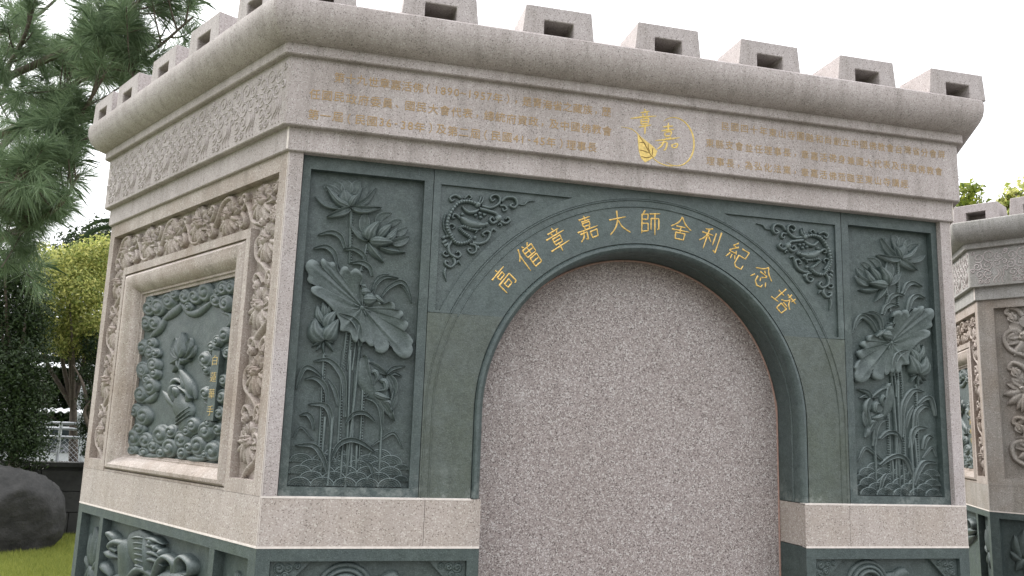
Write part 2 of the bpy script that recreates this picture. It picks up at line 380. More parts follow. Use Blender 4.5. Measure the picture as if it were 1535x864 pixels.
def leaf(mb, centre, outline, h, w0, nr=9, na=150):
    P = np.asarray(outline); P = np.vstack([P, P[:1]])
    sp = spline(P, na + 1)[:-1]; d = sp - centre; rad = np.linalg.norm(d, axis=1); th = np.arctan2(d[:, 1], d[:, 0])
    loc = np.convolve(np.r_[rad[-9:], rad, rad[:9]], np.ones(19) / 19, 'valid')
    lob = (rad - loc) / (loc + 1e-9)
    peaks = [i for i in range(na) if rad[i] == max(rad[(i + np.arange(-6, 7)) % na])]
    rows = []
    for i in range(nr + 1):
        q = (i / nr); row = []
        for j in range(na):
            z = h * (0.30 + 0.55 * q ** 1.3 + 0.9 * q * q * lob[j] + 0.06 * math.sin(th[j] * 9 + q * 5))
            dd = min(abs(math.atan2(math.sin(th[j] - th[p]), math.cos(th[j] - th[p]))) for p in peaks) * q * rad[j]
            z += 0.0040 * math.exp(-(dd / 0.0045) ** 2) * min(1, 3 * (1 - q) + 0.2)
            if i >= nr: z += 0.0030
            row.append((*(centre + d[j] * q), w0 + z))
        rows.append(row)
    rows.append([(*(centre + d[j] * 1.012), w0 + 0.25 * h) for j in range(na)])
    rows.append([(*(centre + d[j] * 0.985), w0 - 0.004) for j in range(na)])
    mb.grid(np.array(rows), closed=True)
def wave_fan(mb, c, r, h, w0, na=14, ribs=5):
    rows = []
    for i in range(ribs * 3 + 1):
        q = i / (ribs * 3)
        rows.append([(c[0] + r * q * math.cos(t), c[1] + 0.72 * r * q * math.sin(t), w0 + h * (0.40 + 0.35 * q + 0.28 * (i % 3 == 2)))
                     for t in np.linspace(0, math.pi, na)])
    rows.append([(c[0] + r * 1.01 * math.cos(t), c[1] + 0.73 * r * math.sin(t), w0 - 0.004) for t in np.linspace(0, math.pi, na)])
    mb.grid(np.array(rows))
def cells(mb, us, vs, ws, back=-0.06):
    """stepped rectangular relief: ws[j][i] = depth of cell (us[i],us[i+1])x(vs[j],vs[j+1]); None = open; outer edges mitred"""
    nu, nv = len(us) - 1, len(vs) - 1
    t = math.tan(math.pi / 6)
    for j in range(nv):
        for i in range(nu):
            w = ws[j][i]
            if w is None: continue
            mb.add([(us[i], vs[j], w), (us[i + 1], vs[j], w), (us[i + 1], vs[j + 1], w), (us[i], vs[j + 1], w)], [(0, 1, 2, 3)])
    def wall(a, b, w1, w2, m=0.0):
        k1, k2 = (0 if w1 > back else m * -back * t), (0 if w2 > back else m * -back * t)
        mb.add([(a[0] + k1, a[1], w1), (b[0] + k1, b[1], w1), (b[0] + k2, b[1], w2), (a[0] + k2, a[1], w2)], [(0, 1, 2, 3)])
    for j in range(nv):
        for i in range(nu + 1):
            l = ws[j][i - 1] if i > 0 else back; r = ws[j][i] if i < nu else back
            l = back if l is None else l; r = back if r is None else r
            if l != r: wall((us[i], vs[j]), (us[i], vs[j + 1]), l, r, 1 if i == 0 else (-1 if i == nu else 0))
    for j in range(nv + 1):
        for i in range(nu):
            l = ws[j - 1][i] if j > 0 else back; r = ws[j][i] if j < nv else back
            l = back if l is None else l; r = back if r is None else r
            if l != r: wall((us[i], vs[j]), (us[i + 1], vs[j]), l, r)
def mitre(L, w):                                   # plan outline (u, w) of a face block between two 120 degree corners
    t = math.tan(math.pi / 6)
    return [(0, 0), (L, 0), (L - w * t, -w), (w * t, -w)]
def plan_prism(mb, poly, v0, v1):                  # poly in (u, w), extruded over v
    mb.prism(poly, v0, v1, axis=1)
D = 0.20

# ------------------------------------------------------------------ lettering
_fc = bpy.data.curves.new('lettering', 'FONT'); _fo = bpy.data.objects.new('lettering', _fc); COL.objects.link(_fo)
_gl = {}
def glyph(ch, depth, mat, offset=0.0, bevel=0.0, slant=0.0):
    """one character, 1 unit high, centred, as a mesh in (u, v, w)"""
    key = (ch, depth, mat, offset)
    if key in _gl: return _gl[key]
    _fc.body = ch; _fc.size = 1.0; _fc.extrude = depth; _fc.offset = offset; _fc.bevel_depth = bevel
    _fc.resolution_u = 2
    dg = bpy.context.evaluated_depsgraph_get(); dg.update()
    me = bpy.data.meshes.new_from_object(_fo.evaluated_get(dg), depsgraph=dg)
    n = len(me.vertices); co = np.zeros(n * 3); me.vertices.foreach_get('co', co); co = co.reshape(-1, 3)
    if n:
        mid = (co[:, :2].max(0) + co[:, :2].min(0)) / 2
        if ch in '，、。': mid = np.array([0.35, 0.25])
        if ch == '-' or ch == '~': mid[1] = (co[:, 1].max() + co[:, 1].min()) / 2
        co[:, :2] -= mid
        co[:, 1] += slant * co[:, 0]
        me.vertices.foreach_set('co', co.ravel())
    me.materials.clear(); me.materials.append(M[mat]); me.name = 'character'
    _gl[key] = me; return me

BRUSH = {
 '高': [[(50,4),(52,15)],[(12,21),(88,17)],[(35,28),(36,43)],[(35,29),(66,27),(64,42)],[(36,42),(64,41)],[(18,52),(17,96)],[(18,54),(82,50),(81,88),(70,90)],[(36,64),(37,85)],[(36,65),(64,63),(62,83)],[(37,83),(62,82)]],
 '僧': [[(30,4),(20,28),(4,46)],[(20,30),(20,98)],[(48,4),(54,14)],[(80,3),(70,14)],[(42,18),(42,51)],[(42,19),(90,16),(88,49)],[(65,18),(65,49)],[(43,34),(88,32)],[(42,51),(88,49)],[(48,59),(48,97)],[(48,60),(84,57),(82,95)],[(49,76),(82,74)],[(48,95),(82,93)]],
 '章': [[(48,2),(54,12)],[(22,18),(78,14)],[(36,20),(41,30)],[(66,18),(60,29)],[(6,36),(96,29)],[(32,42),(33,69)],[(32,43),(70,40),(68,67)],[(33,55),(68,53)],[(33,68),(68,66)],[(4,83),(97,74)],[(50,67),(50,100)]],
 '嘉': [[(24,13),(78,9)],[(51,1),(51,22)],[(32,23),(72,20)],[(34,29),(35,43)],[(34,30),(68,27),(66,42)],[(35,42),(66,41)],[(38,45),(42,53)],[(64,44),(58,52)],[(3,59),(98,52)],[(12,69),(44,65),(40,93),(30,90)],[(30,59),(24,82),(6,98)],[(58,67),(60,94)],[(58,68),(90,64),(86,92)],[(60,92),(86,90)]],
 '大': [[(10,38),(88,30)],[(50,3),(46,45),(30,75),(5,97)],[(50,42),(66,70),(98,94)]],
 '師': [[(28,2),(18,16)],[(14,18),(13,97)],[(14,19),(42,17),(40,39)],[(15,39),(40,38)],[(15,56),(42,54),(42,85)],[(15,88),(42,84)],[(48,15),(97,10)],[(56,32),(55,80)],[(56,33),(91,31),(91,73),(83,75)],[(73,13),(73,100)]],
 '舍': [[(50,2),(35,28),(3,52)],[(50,4),(70,30),(99,48)],[(28,45),(72,42)],[(10,62),(91,56)],[(50,43),(50,70)],[(30,70),(32,98)],[(30,71),(73,68),(70,96)],[(32,96),(70,94)]],
 '利': [[(46,3),(30,12),(14,16)],[(4,34),(58,28)],[(32,14),(32,98)],[(30,34),(20,54),(2,72)],[(34,36),(44,46),(56,58)],[(68,15),(68,68)],[(90,2),(90,92),(76,86)]],
 '紀': [[(28,2),(12,22),(31,24)],[(37,17),(7,49),(41,46)],[(34,36),(43,51)],[(14,58),(4,82)],[(25,58),(27,78)],[(38,56),(47,71)],[(54,14),(91,11),(88,45)],[(56,45),(88,43)],[(55,44),(54,84),(66,94),(93,91),(94,72)]],
 '念': [[(50,1),(34,22),(3,42)],[(50,3),(68,22),(99,37)],[(43,24),(55,31)],[(30,41),(68,38),(50,58)],[(18,66),(8,86)],[(34,62),(38,85),(56,96),(75,90),(75,76)],[(49,60),(57,73)],[(80,60),(92,76)]],
 '塔': [[(2,38),(36,34)],[(20,8),(20,78)],[(0,84),(40,71)],[(42,17),(98,13)],[(56,3),(57,25)],[(81,2),(78,24)],[(68,25),(58,42),(39,56)],[(68,26),(80,42),(99,52)],[(54,55),(82,53)],[(52,64),(53,96)],[(52,65),(87,62),(85,94)],[(53,94),(85,92)]]}
def brush_char(ch, mat):
    """a brush-written character, 1 unit high, centred, with ridged strokes"""
    mb = MB()
    for st in BRUSH[ch]:
        P = [((x - 50) / 100, (50 - y) / 100) for x, y in st]; n = 7 if len(P) == 2 else 14
        sp = spline(P, n) if len(P) == 2 else (np.vstack([spline(P[i:i + 2], 6) for i in range(len(P) - 1)]) if max(abs((P[i + 1][0] - P[i][0]) * (P[i][1] - P[i - 1][1]) - (P[i + 1][1] - P[i][1]) * (P[i][0] - P[i - 1][0])) / (math.dist(P[i], P[i + 1]) * math.dist(P[i], P[i - 1])) for i in range(1, len(P) - 1)) > .8 else spline(P, n))
        d = np.gradient(sp, axis=0); d /= np.linalg.norm(d, axis=1)[:, None] + 1e-9; nr = np.stack([-d[:, 1], d[:, 0]], 1)
        t = np.linspace(0, 1, len(sp)); hw = 1.08 * (.021 + .013 * np.cos(2 * np.pi * t) ** 2 * (1 - .45 * t)) * np.clip((1.04 - t) * 9, .25, 1)
        mb.grid(np.array([[(*(sp[i] - nr[i] * hw[i]), 0), (*(sp[i] - nr[i] * hw[i] * .15), .022), (*(sp[i] + nr[i] * hw[i]), 0)] for i in range(len(sp))]))
    return mb.mesh('character', mat)

# ------------------------------------------------------------------ carved lotus panel (left of the arch; its mirror image on the right)
WG, WF = -0.020, -0.045                            # surface of the green frame, sunk field
def lotus_specs():
    w = -0.026
    A = Crop(0, 455, 255, 7.2, w); B = Crop(0, 450, 360, 7.2, w); C = Crop(0, 445, 430, 7.2, w)
    Dv = Crop(0, 430, 520, 7.2, w); E = Crop(0, 425, 625, 7.2, w)
    px = 1 / (7.2 * 425.0)                          # crop pixel -> metres on this face
    out = []
    def one(name, fn, label=None):
        mb = MB(); fn(mb); out.append(Spec(name, mb.mesh(name, 'relief', smooth=True), label=label))
    def petals(mb, V, L, lift=0.0):
        for pts, wd, h, sec in L: ribbon(mb, V(*pts), wd * px, h * 1.35, WF, n=14, k=12, kind='petal', sec=sec, lift=lift)
    # stems first (lowest)
    def stem(V, a, b, wd, h=0.008, beads=False):
        def fn(mb):
            p = V(a, b); ribbon(mb, p, wd * px, h * 1.4, WF, n=6, k=6, kind='tube')
            if beads:
                for t in np.arange(0.02, 0.99, 0.0085 / np.linalg.norm(p[1] - p[0])):
                    q = p[0] + (p[1] - p[0]) * t; knob(mb, (q[0] + 0.0052, q[1]), 0.0030, 0.0105, WF, 6)
        one('stem', fn)
    stem(A, (515, 420), (500, 1000), 34, 0.006, True)
    stem(A, (690, 790), (620, 1080), 26, 0.006, True)
    stem(C, (540, 480), (490, 900), 26, 0.006, True); stem(C, (590, 500), (550, 900), 24, 0.006, True)
    stem(C, (640, 590), (600, 900), 22)
    stem(C, (690, 560), (520, 2190), 34, 0.010)
    stem(Dv, (605, 40), (540, 1380), 26, 0.005, True); stem(Dv, (690, 30), (640, 1480), 30, 0.008)
    stem(Dv, (830, 330), (775, 1380), 24, 0.007, True); stem(Dv, (400, 60), (330, 1430), 24, 0.006, True)
    stem(Dv, (740, 280), (690, 1360), 30); stem(E, (795, 310), (780, 600), 28)
    stem(E, (450, 0), (397, 690), 30); stem(E, (530, 0), (478, 745), 32, 0.011); stem(E, (1070, 0), (1030, 690), 30, 0.009)
    stem(E, (640, 300), (612, 745), 30, 0.009)
    # arched reed blades
    def blade(V, pts, wd, kind='blade', h=0.011, sec='cup'):
        one('reed_blade', lambda mb: ribbon(mb, V(*pts), wd * px, h * 1.5, WF, n=24, k=8, kind=kind, sec=sec))
    blade(A, [(450, 830), (400, 715), (300, 665), (155, 692)], 46)
    blade(B, [(412, 300), (370, 140), (275, 65), (140, 82)], 46)
    blade(B, [(725, 240), (680, 150), (580, 92), (462, 98)], 40)
    blade(B, [(782, 380), (750, 290), (660, 238), (548, 244)], 46)
    blade(B, [(790, 570), (830, 460), (920, 395), (1068, 405)], 34)
    blade(B, [(768, 545), (805, 440), (870, 378), (965, 364)], 22, h=0.007)
    blade(B, [(875, 610), (950, 512), (1080, 447), (1160, 505), (1215, 675)], 42)
    blade(B, [(1060, 470), (1120, 500), (1170, 570), (1205, 670)], 22, h=0.007)
    blade(C, [(685, 640), (670, 450), (600, 350), (450, 288)], 58, h=0.017)
    blade(Dv, [(625, 760), (622, 420), (570, 260), (450, 142), (285, 152)], 52)
    blade(Dv, [(440, 720), (430, 480), (380, 385), (290, 332), (190, 348)], 46)
    blade(Dv, [(560, 640), (520, 470), (440, 340)], 40, h=0.007)
    blade(Dv, [(105, 450), (150, 300), (205, 222), (290, 242), (388, 328)], 40, 'arch')
    blade(Dv, [(495, 900), (462, 700), (390, 625), (230, 620)], 52)
    blade(Dv, [(295, 900), (272, 785), (220, 725), (138, 740)], 44)
    blade(Dv, [(638, 832), (700, 742), (780, 708), (870, 727), (958, 805)], 40, 'arch', 0.014)
    blade(Dv, [(1035, 900), (1020, 685), (960, 585), (830, 545)], 46)
    blade(Dv, [(850, 545), (880, 500), (915, 500)], 24, 'arch', 0.008)
    blade(Dv, [(1075, 295), (1150, 228), (1288, 205)], 36); blade(Dv, [(1100, 325), (1160, 282), (1248, 318)], 28)
    blade(E, [(475, 600), (420, 430), (320, 312), (122, 306)], 48, h=0.013)
    blade(E, [(495, 500), (590, 312), (720, 248), (850, 282), (990, 382)], 44, 'arch', 0.014)
    blade(E, [(105, 225), (190, 112), (325, 255)], 20, 'arch', 0.006); blade(E, [(935, 325), (1060, 240), (1200, 180), (1295, 345)], 26, 'arch', 0.007)
    blade(E, [(985, 690), (950, 550), (885, 478)], 36)
    # big lotus leaf
    top = B(*[(640, 480), (672, 410), (650, 350), (590, 312), (538, 345), (505, 292), (455, 297), (428, 345), (402, 330), (370, 245), (305, 245),
              (248, 205), (220, 240), (240, 308), (200, 250), (130, 215), (75, 245), (60, 310), (95, 375), (78, 430), (120, 475), (200, 490), (125, 512), (130, 570), (190, 612)])
    bot = C(*[(300, 150), (400, 260), (470, 380), (468, 470), (540, 480), (580, 500), (600, 560), (640, 600), (668, 560), (705, 602), (740, 590), (790, 638),
              (835, 640), (850, 690), (920, 714), (985, 672), (1002, 606), (1050, 700), (1140, 768), (1215, 752), (1248, 690), (1238, 625), (1252, 590), (1200, 512),
              (1160, 480), (1195, 430), (1190, 382), (1108, 346), (1148, 300), (1120, 255), (1060, 250), (1050, 187), (1000, 165), (920, 192), (880, 150), (800, 60)])
    cen = C((705, 222))[0]
    one('lotus_leaf', lambda mb: leaf(mb, cen, np.vstack([top, bot]), 0.027, WF), 'broad scalloped lotus leaf with radiating veins')
    one('leaf_eye', lambda mb: (knob(mb, cen, 0.0065, 0.008, WF + 0.011), [ribbon(mb, [cen + 0.006 * np.array([math.cos(a), math.sin(a)]), cen + 0.03 * np.array([math.cos(a), math.sin(a)])], 0.003, 0.003, WF + 0.012, n=5, k=3, kind='blade') for a in np.arange(0.3, 6.2, 0.62)]))
    def fold(mb):
        petals(mb, B, [([(650, 480), (700, 500), (705, 500)], 46, 0.014, 'dome'), ([(655, 560), (710, 555), (770, 560)], 95, 0.016, 'dome'),
                       ([(680, 640), (760, 640), (835, 640)], 140, 0.022, 'dome'), ([(800, 590), (850, 640), (925, 690)], 70, 0.017, 'dome')], 0.004)
    one('curled_leaf', fold)
    # open flower at the top
    def fl1(mb):
        petals(mb, A, [([(400, 250), (290, 190), (215, 150)], 90, 0.006, 'cup'), ([(430, 250), (370, 160), (330, 115)], 100, 0.005, 'cup'), ([(470, 250), (470, 160), (440, 92)], 130, 0.005, 'cup'),
                       ([(540, 250), (570, 160), (610, 95)], 110, 0.005, 'cup'), ([(590, 330), (660, 220), (700, 150)], 80, 0.005, 'cup')])
        petals(mb, A, [([(430, 400), (250, 362), (122, 272)], 62, 0.015, 'lip'), ([(560, 385), (690, 312), (790, 182)], 58, 0.015, 'lip'),
                       ([(515, 405), (400, 455), (250, 502)], 74, 0.018, 'cup'), ([(515, 395), (660, 425), (845, 402)], 72, 0.018, 'cup'),
                       ([(560, 360), (600, 250), (645, 165)], 46, 0.013, 'dome')])
        petals(mb, A, [([(490, 380), (460, 290), (440, 200)], 190, 0.012, 'dome')])
        petals(mb, A, [([(505, 392), (370, 330), (240, 165)], 92, 0.020, 'dome'), ([(500, 390), (540, 315), (605, 255)], 88, 0.022, 'dome')])
    one('lotus_flower', fl1, 'wide open lotus flower at the top of the carving')
    def fl2(mb):
        petals(mb, A, [([(790, 560), (850, 485), (960, 455)], 76, 0.007, 'lip'), ([(900, 600), (1000, 548), (1062, 535)], 66, 0.006, 'lip'), ([(990, 690), (1070, 655), (1125, 610)], 80, 0.007, 'cup'),
                       ([(665, 680), (660, 540), (680, 448)], 110, 0.010, 'cup')])
        petals(mb, A, [([(700, 755), (590, 680), (490, 555)], 62, 0.015, 'lip'), ([(960, 790), (1070, 762), (1148, 712)], 92, 0.013, 'cup')])
        petals(mb, B, [([(735, 20), (810, 130), (908, 238)], 92, 0.016, 'ridge'), ([(850, 70), (990, 112), (1142, 128)], 70, 0.014, 'ridge')])
        petals(mb, A, [([(890, 760), (960, 690), (1025, 610)], 92, 0.014, 'dome'), ([(800, 730), (870, 650), (960, 575)], 112, 0.018, 'dome'), ([(700, 755), (725, 660), (825, 545)], 158, 0.026, 'dome'),
                       ([(880, 755), (950, 725), (1005, 660)], 96, 0.019, 'dome'), ([(712, 765), (835, 772), (972, 778)], 128, 0.026, 'dome')])
    one('lotus_flower', fl2, 'half open lotus flower leaning to one side')
    def bud(mb):
        petals(mb, C, [([(290, 330), (300, 240), (280, 155)], 100, 0.013, 'dome'), ([(340, 300), (350, 240), (350, 195)], 60, 0.011, 'dome'), ([(290, 400), (235, 300), (222, 190)], 100, 0.017, 'dome'),
                       ([(320, 460), (350, 350), (425, 262)], 150, 0.021, 'dome'), ([(300, 575), (205, 480), (195, 335)], 190, 0.025, 'dome'), ([(305, 575), (365, 480), (448, 350)], 176, 0.028, 'dome')])
        petals(mb, C, [([(290, 575), (230, 600), (155, 648)], 50, 0.013, 'ridge'), ([(290, 580), (285, 650), (292, 730)], 36, 0.012, 'ridge'), ([(300, 580), (350, 625), (395, 695)], 48, 0.013, 'ridge'),
                       ([(270, 590), (210, 592), (170, 570)], 44, 0.012, 'ridge'), ([(310, 585), (360, 590), (405, 610)], 44, 0.012, 'ridge'), ([(260, 600), (240, 650), (200, 690)], 40, 0.010, 'ridge')])
    one('lotus_bud', bud, 'closed lotus bud with a ragged calyx')
    def furled(mb):
        petals(mb, Dv, [([(822, 95), (890, 330), (1010, 520), (1170, 800)], 250, 0.013, 'dome')])
        petals(mb, Dv, [([(822, 95), (850, 250), (930, 480)], 90, 0.018, 'lip'), ([(870, 180), (980, 240), (1090, 300)], 80, 0.017, 'lip'), ([(1090, 300), (1150, 420), (1150, 560)], 90, 0.018, 'lip'),
                        ([(940, 500), (1030, 540), (1120, 560)], 80, 0.022, 'dome'), ([(960, 520), (1060, 640), (1160, 790)], 80, 0.018, 'lip'), ([(1120, 680), (1165, 560), (1165, 420)], 70, 0.016, 'lip'),
                        ([(900, 290), (950, 270), (975, 330), (930, 420)], 60, 0.020, 'dome'), ([(990, 360), (1060, 380), (1060, 460), (970, 480)], 70, 0.021, 'dome'), ([(1030, 590), (1100, 600), (1120, 660)], 60, 0.018, 'dome'),
                        ([(815, 100), (850, 130), (860, 210)], 44, 0.020, 'lip'), ([(1130, 680), (1130, 740), (1165, 800)], 44, 0.020, 'lip')], 0.002)
    one('furled_leaf', furled, 'tightly furled lotus leaf')
    # water: rows of fan-shaped wavelets
    r = 112 * px
    u0, u1 = 0.0715, 0.4235
    vb = E((600, 752))[0][1]
    for row in range(5, -1, -1):
        y = vb + row * 52 * px; x = u0 + (0.0 if row % 2 else r * 0.9)
        k = 0
        while x < u1 + r * 0.4:
            if u0 + r * 0.35 <= x <= u1 - r * 0.35 and not (row == 5 and k % 2):
                rr = min(r, x - u0 + 0.002, u1 - x + 0.002) if min(x - u0, u1 - x) < r else r
                mb = MB(); wave_fan(mb, (x, y), max(rr, r * 0.45), 0.0130 - row * 0.0012, WF)
                out.append(Spec('wavelet', mb.mesh('wavelet', 'relief', smooth=False)))
            x += 1.8 * r; k += 1
    # slab with sunk field
    mb = MB(); cells(mb, [0.046, 0.070, 0.425, 0.4535], [Z_BAND + 0.002, 1.456, 2.418, Z_BODY], [[WG] * 3, [WG, WF, WG], [WG] * 3])
    return Spec('lotus_panel', mb.mesh('lotus_panel', 'green'), out, label='dark green stone panel carved with lotus plants above rippling water')
LOTUS = lotus_specs()

# ------------------------------------------------------------------ arch and spandrels
AU, AV, R_IN, R_ROLL, R_OUT = 1.2, 1.692, 0.555, 0.586, 0.740
Z_JOINT = 1.995
def arc(r, a0, a1, n): return [(AU + r * math.cos(a), AV + r * math.sin(a)) for a in np.linspace(a0, a1, n)]
def arch_specs():
    out = []
    def mirror(poly, s): return poly if s < 0 else [(2 * AU - u, v) for u, v in poly]
    aj = lambda r: math.pi - math.asin((Z_JOINT - AV) / r)      # angle where radius r crosses the joint (left side)
    V0 = Z_BAND + 0.002
    for s in (-1, 1):
        # jamb stone
        poly = [(0.4555, V0), (AU - R_ROLL, V0), (AU - R_ROLL, AV)] + arc(R_ROLL, math.pi, aj(R_ROLL), 12)[1:] + [(0.4555, Z_JOINT - 0.001)]
        mb = MB(); mb.prism(mirror(poly, s), -D, WG)
        path = [(0.4745, V0), (0.4745, 1.55)] + arc(R_OUT - 0.0145, math.pi, aj(R_OUT), 10)
        bd = MB(); 
        for off in (-0.011, 0.011):
            pth = [(AU + (u - AU) * (1 + off / R_OUT) , v if v < AV else AV + (v - AV) * (1 + off / R_OUT)) for u, v in path]
            ribbon(bd, mirror(pth, s), 0.0045, 0.0035, WG, n=40, k=4, kind='tube')
        out.append(Spec('jamb_stone', mb.mesh('jamb_stone', 'olive'), [Spec('bead', bd.mesh('bead', 'olive', smooth=True))]))
    # arch stone
    a0 = aj(R_OUT); a1 = aj(R_ROLL)
    poly = arc(R_OUT, math.pi - a0, a0, 64) + arc(R_ROLL, a1, math.pi - a1, 60)
    poly = [(u, max(v, Z_JOINT + 0.001)) for u, v in poly]
    mb = MB()
    # strip of quads so the curved band shades cleanly
    ro = np.linspace(0, 1, 60); A_ = np.array([(AU + R_OUT * math.cos(t), AV + R_OUT * math.sin(t)) for t in math.pi - a0 + (2 * a0 - math.pi) * ro])
    B_ = np.array([(AU + R_ROLL * math.cos(t), AV + R_ROLL * math.sin(t)) for t in math.pi - a1 + (2 * a1 - math.pi) * ro])
    z = np.ones((60, 1))
    mb.grid(np.stack([np.hstack([A_, -D * z]), np.hstack([A_, (WG - .004) * z]), np.hstack([A_ * 0.997 + B_ * 0.003, WG * z]), np.hstack([B_, WG * z]), np.hstack([B_, -D * z])]))
    kids = []
    bd = MB()
    for off in (0.0015, 0.024): ribbon(bd, arc(R_OUT - 0.003 - off, math.pi - a0 + .004, a0 - .004, 60), 0.0045, 0.0035, WG, n=120, k=4, kind='tube')
    kids.append(Spec('bead', bd.mesh('bead', 'arch_green', smooth=True)))
    arch = Spec('arch_stone', mb.mesh('arch_stone', 'arch_green', angle=0.6), kids, label='green stone arch band lettered in gold')
    out.append(arch)
    # roll moulding and soffit
    prof = [(R_ROLL, -0.05), (R_ROLL, -0.027), (R_ROLL - .003, -0.027), (R_ROLL - .004, -0.019), (R_ROLL - .009, -0.012), (R_ROLL - .017, -0.011), (R_ROLL - .025, -0.017), (R_IN + .001, -0.030),
            (R_IN, -0.058), (R_IN + .004, -0.062), (R_IN + .004, -0.067), (R_IN, -0.070), (R_IN, -0.152)]
    rows = []
    for r, wz in prof:
        p = [(AU - r, V0 + .0005)] + [(AU - r, v) for v in (1.5, 1.6)] + arc(r, math.pi, 0, 72) + [(AU + r, v) for v in (1.6, 1.5, V0 + .0005)]
        rows.append([(u, v, wz) for u, v in p])
    mb = MB(); mb.grid(np.array(rows)); out.append(Spec('roll_moulding', mb.mesh('roll_moulding', 'arch_green', angle=0.7)))
    # spandrels with sunk triangle and dragon
    for s in (-1, 1):
        rs = R_OUT + 0.001
        top = Z_BODY
        a_ = aj(rs)
        arc_l = arc(rs, a_, math.pi / 2 + 0.0008, 40)
        ring_o = [(0.4555, Z_JOINT + .001), *arc_l, (AU - .0006, top), (0.4555, top)]
        ri = 0.772; ui, vi = 0.4785, 2.412
        vlow = Z_JOINT + .008; ai0 = math.pi - math.asin((vlow - AV) / ri); ai1 = math.pi - math.asin(min(1, (vi - AV) / ri))
        inner = [(AU + ri * math.cos(t), AV + ri * math.sin(t)) for t in np.linspace(ai0, ai1, 24)] + [(ui, vi), (ui, vlow)]
        mb = MB()
        ro = mirror(ring_o, s); rin = mirror(inner, s)
        # field
        mb.add([(u, v, WG - 0.009) for u, v in rin], [tuple(range(len(rin)))])
        mb.add([(u, v, w_) for w_ in (WG, WG - 0.009) for u, v in rin], [(i, (i + 1) % len(rin), len(rin) + (i + 1) % len(rin), len(rin) + i) for i in range(len(rin))])
        # frame = outer polygon with a bridge to the hole
        k = len(rin) - 2
        poly = ro + [ro[0]] if False else ro
        start = len(ro) - 1
        loop = [ro[(start + i) % len(ro)] for i in range(len(ro))] + [ro[start]]
        hole = [rin[(k - i) % len(rin)] for i in range(len(rin))] + [rin[k]]
        full = loop + hole
        mb.add([(u, v, WG) for u, v in full], [tuple(range(len(full)))])
        mb.add([(u, v, w_) for w_ in (WG, -D) for u, v in ro], [(i, (i + 1) % len(ro), len(ro) + (i + 1) % len(ro), len(ro) + i) for i in range(len(ro))])
        out.append(Spec('spandrel', mb.mesh('spandrel', 'arch_green'), [], label='green stone spandrel carved with a coiled dragon'))
    # dragon traced on the left spandrel
    F = Crop(0, 655, 275, 8.64, WG); G = Crop(0, 650, 350, 10.8, WG); w0 = WG - 0.009; s8 = 1 / (8.64 * 432); s10 = 1 / (10.8 * 430)
    mb = MB()
    def rb(V, sc, pts, wd, h=0.013, kind='tube', sec='dome', n=None, scales=0): ribbon(mb, V(*pts), wd * sc, h, w0, n=n or 8 * len(pts), k=6, kind=kind, sec=sec, scales=scales)
    rb(F, s8, [(545, 275), (400, 232), (270, 265), (170, 400), (130, 560), (185, 690), (262, 775), (390, 765), (432, 710), (350, 640), (300, 585), (345, 560), (470, 600)], 50, 0.020, n=240, scales=150)
    rb(F, s8, [(420, 215), (300, 225), (210, 300), (140, 420)], 18, 0.012); rb(F, s8, [(115, 390), (88, 500), (108, 620), (165, 695)], 30, 0.012, sec='ridge', n=120, scales=60)
    rb(F, s8, [(300, 440), (420, 520), (560, 545), (660, 530)], 120, 0.024, 'petal'); rb(F, s8, [(380, 500), (300, 450), (255, 410), (215, 405), (200, 445), (235, 445)], 42, 0.016, 'curl')
    rb(F, s8, [(420, 585), (510, 605), (575, 585)], 42, 0.018, 'petal'); rb(F, s8, [(525, 590), (510, 630), (480, 655)], 20, 0.016, 'blade'); rb(F, s8, [(470, 560), (560, 550), (640, 540)], 50, 0.024, 'petal')
    knobs = [(F, s8, 640, 533, 28, .022), (F, s8, 520, 520, 20, .026), (F, s8, 330, 400, 22, .014), (F, s8, 565, 590, 20, .018), (F, s8, 495, 700, 24, .012), (G, s10, 400, 155, 34, .016), (G, s10, 715, 225, 34, .012), (F, s8, 530, 275, 40, .018), (F, s8, 800, 450, 48, .020)]
    rb(F, s8, [(540, 285), (585, 240), (605, 170)], 34, 0.014, 'blade'); rb(F, s8, [(530, 270), (560, 215), (570, 145)], 28, 0.013, 'blade')
    rb(F, s8, [(580, 290), (700, 315), (800, 262), (812, 190), (755, 150), (695, 180), (715, 230), (755, 205)], 44, 0.016, 'curl')
    rb(F, s8, [(835, 235), (900, 182), (1000, 190), (1040, 265), (1000, 315), (950, 285), (985, 260)], 48, 0.016, 'curl'); rb(F, s8, [(1055, 265), (1130, 272), (1185, 230), (1275, 225)], 26, 0.009, 'blade')
    rb(F, s8, [(815, 285), (880, 292), (905, 340), (865, 355), (850, 318)], 36, 0.013, 'curl')
    rb(F, s8, [(555, 325), (680, 362), (765, 392), (800, 450)], 48, 0.016); rb(F, s8, [(795, 480), (725, 515), (685, 475), (712, 440), (745, 470)], 44, 0.016, 'curl'); rb(F, s8, [(825, 490), (890, 520), (945, 482), (915, 442), (888, 470)], 44, 0.016, 'curl')
    rb(F, s8, [(325, 300), (400, 370), (480, 372), (545, 338)], 54, 0.017, 'arch')
    for q in ((505, 412), (560, 388), (620, 405), (572, 440)): rb(F, s8, [(q[0] - 28, q[1]), q, (q[0] + 28, q[1])], 58, 0.013, 'petal', 'ridge')
    rb(F, s8, [(320, 190), (240, 152), (172, 182), (190, 228), (235, 205)], 44, 0.013, 'curl'); rb(F, s8, [(355, 195), (410, 152), (452, 182), (420, 205)], 34, 0.011, 'curl')
    rb(F, s8, [(215, 690), (165, 610), (152, 545), (200, 528), (232, 560), (200, 590)], 38, 0.013, 'curl')
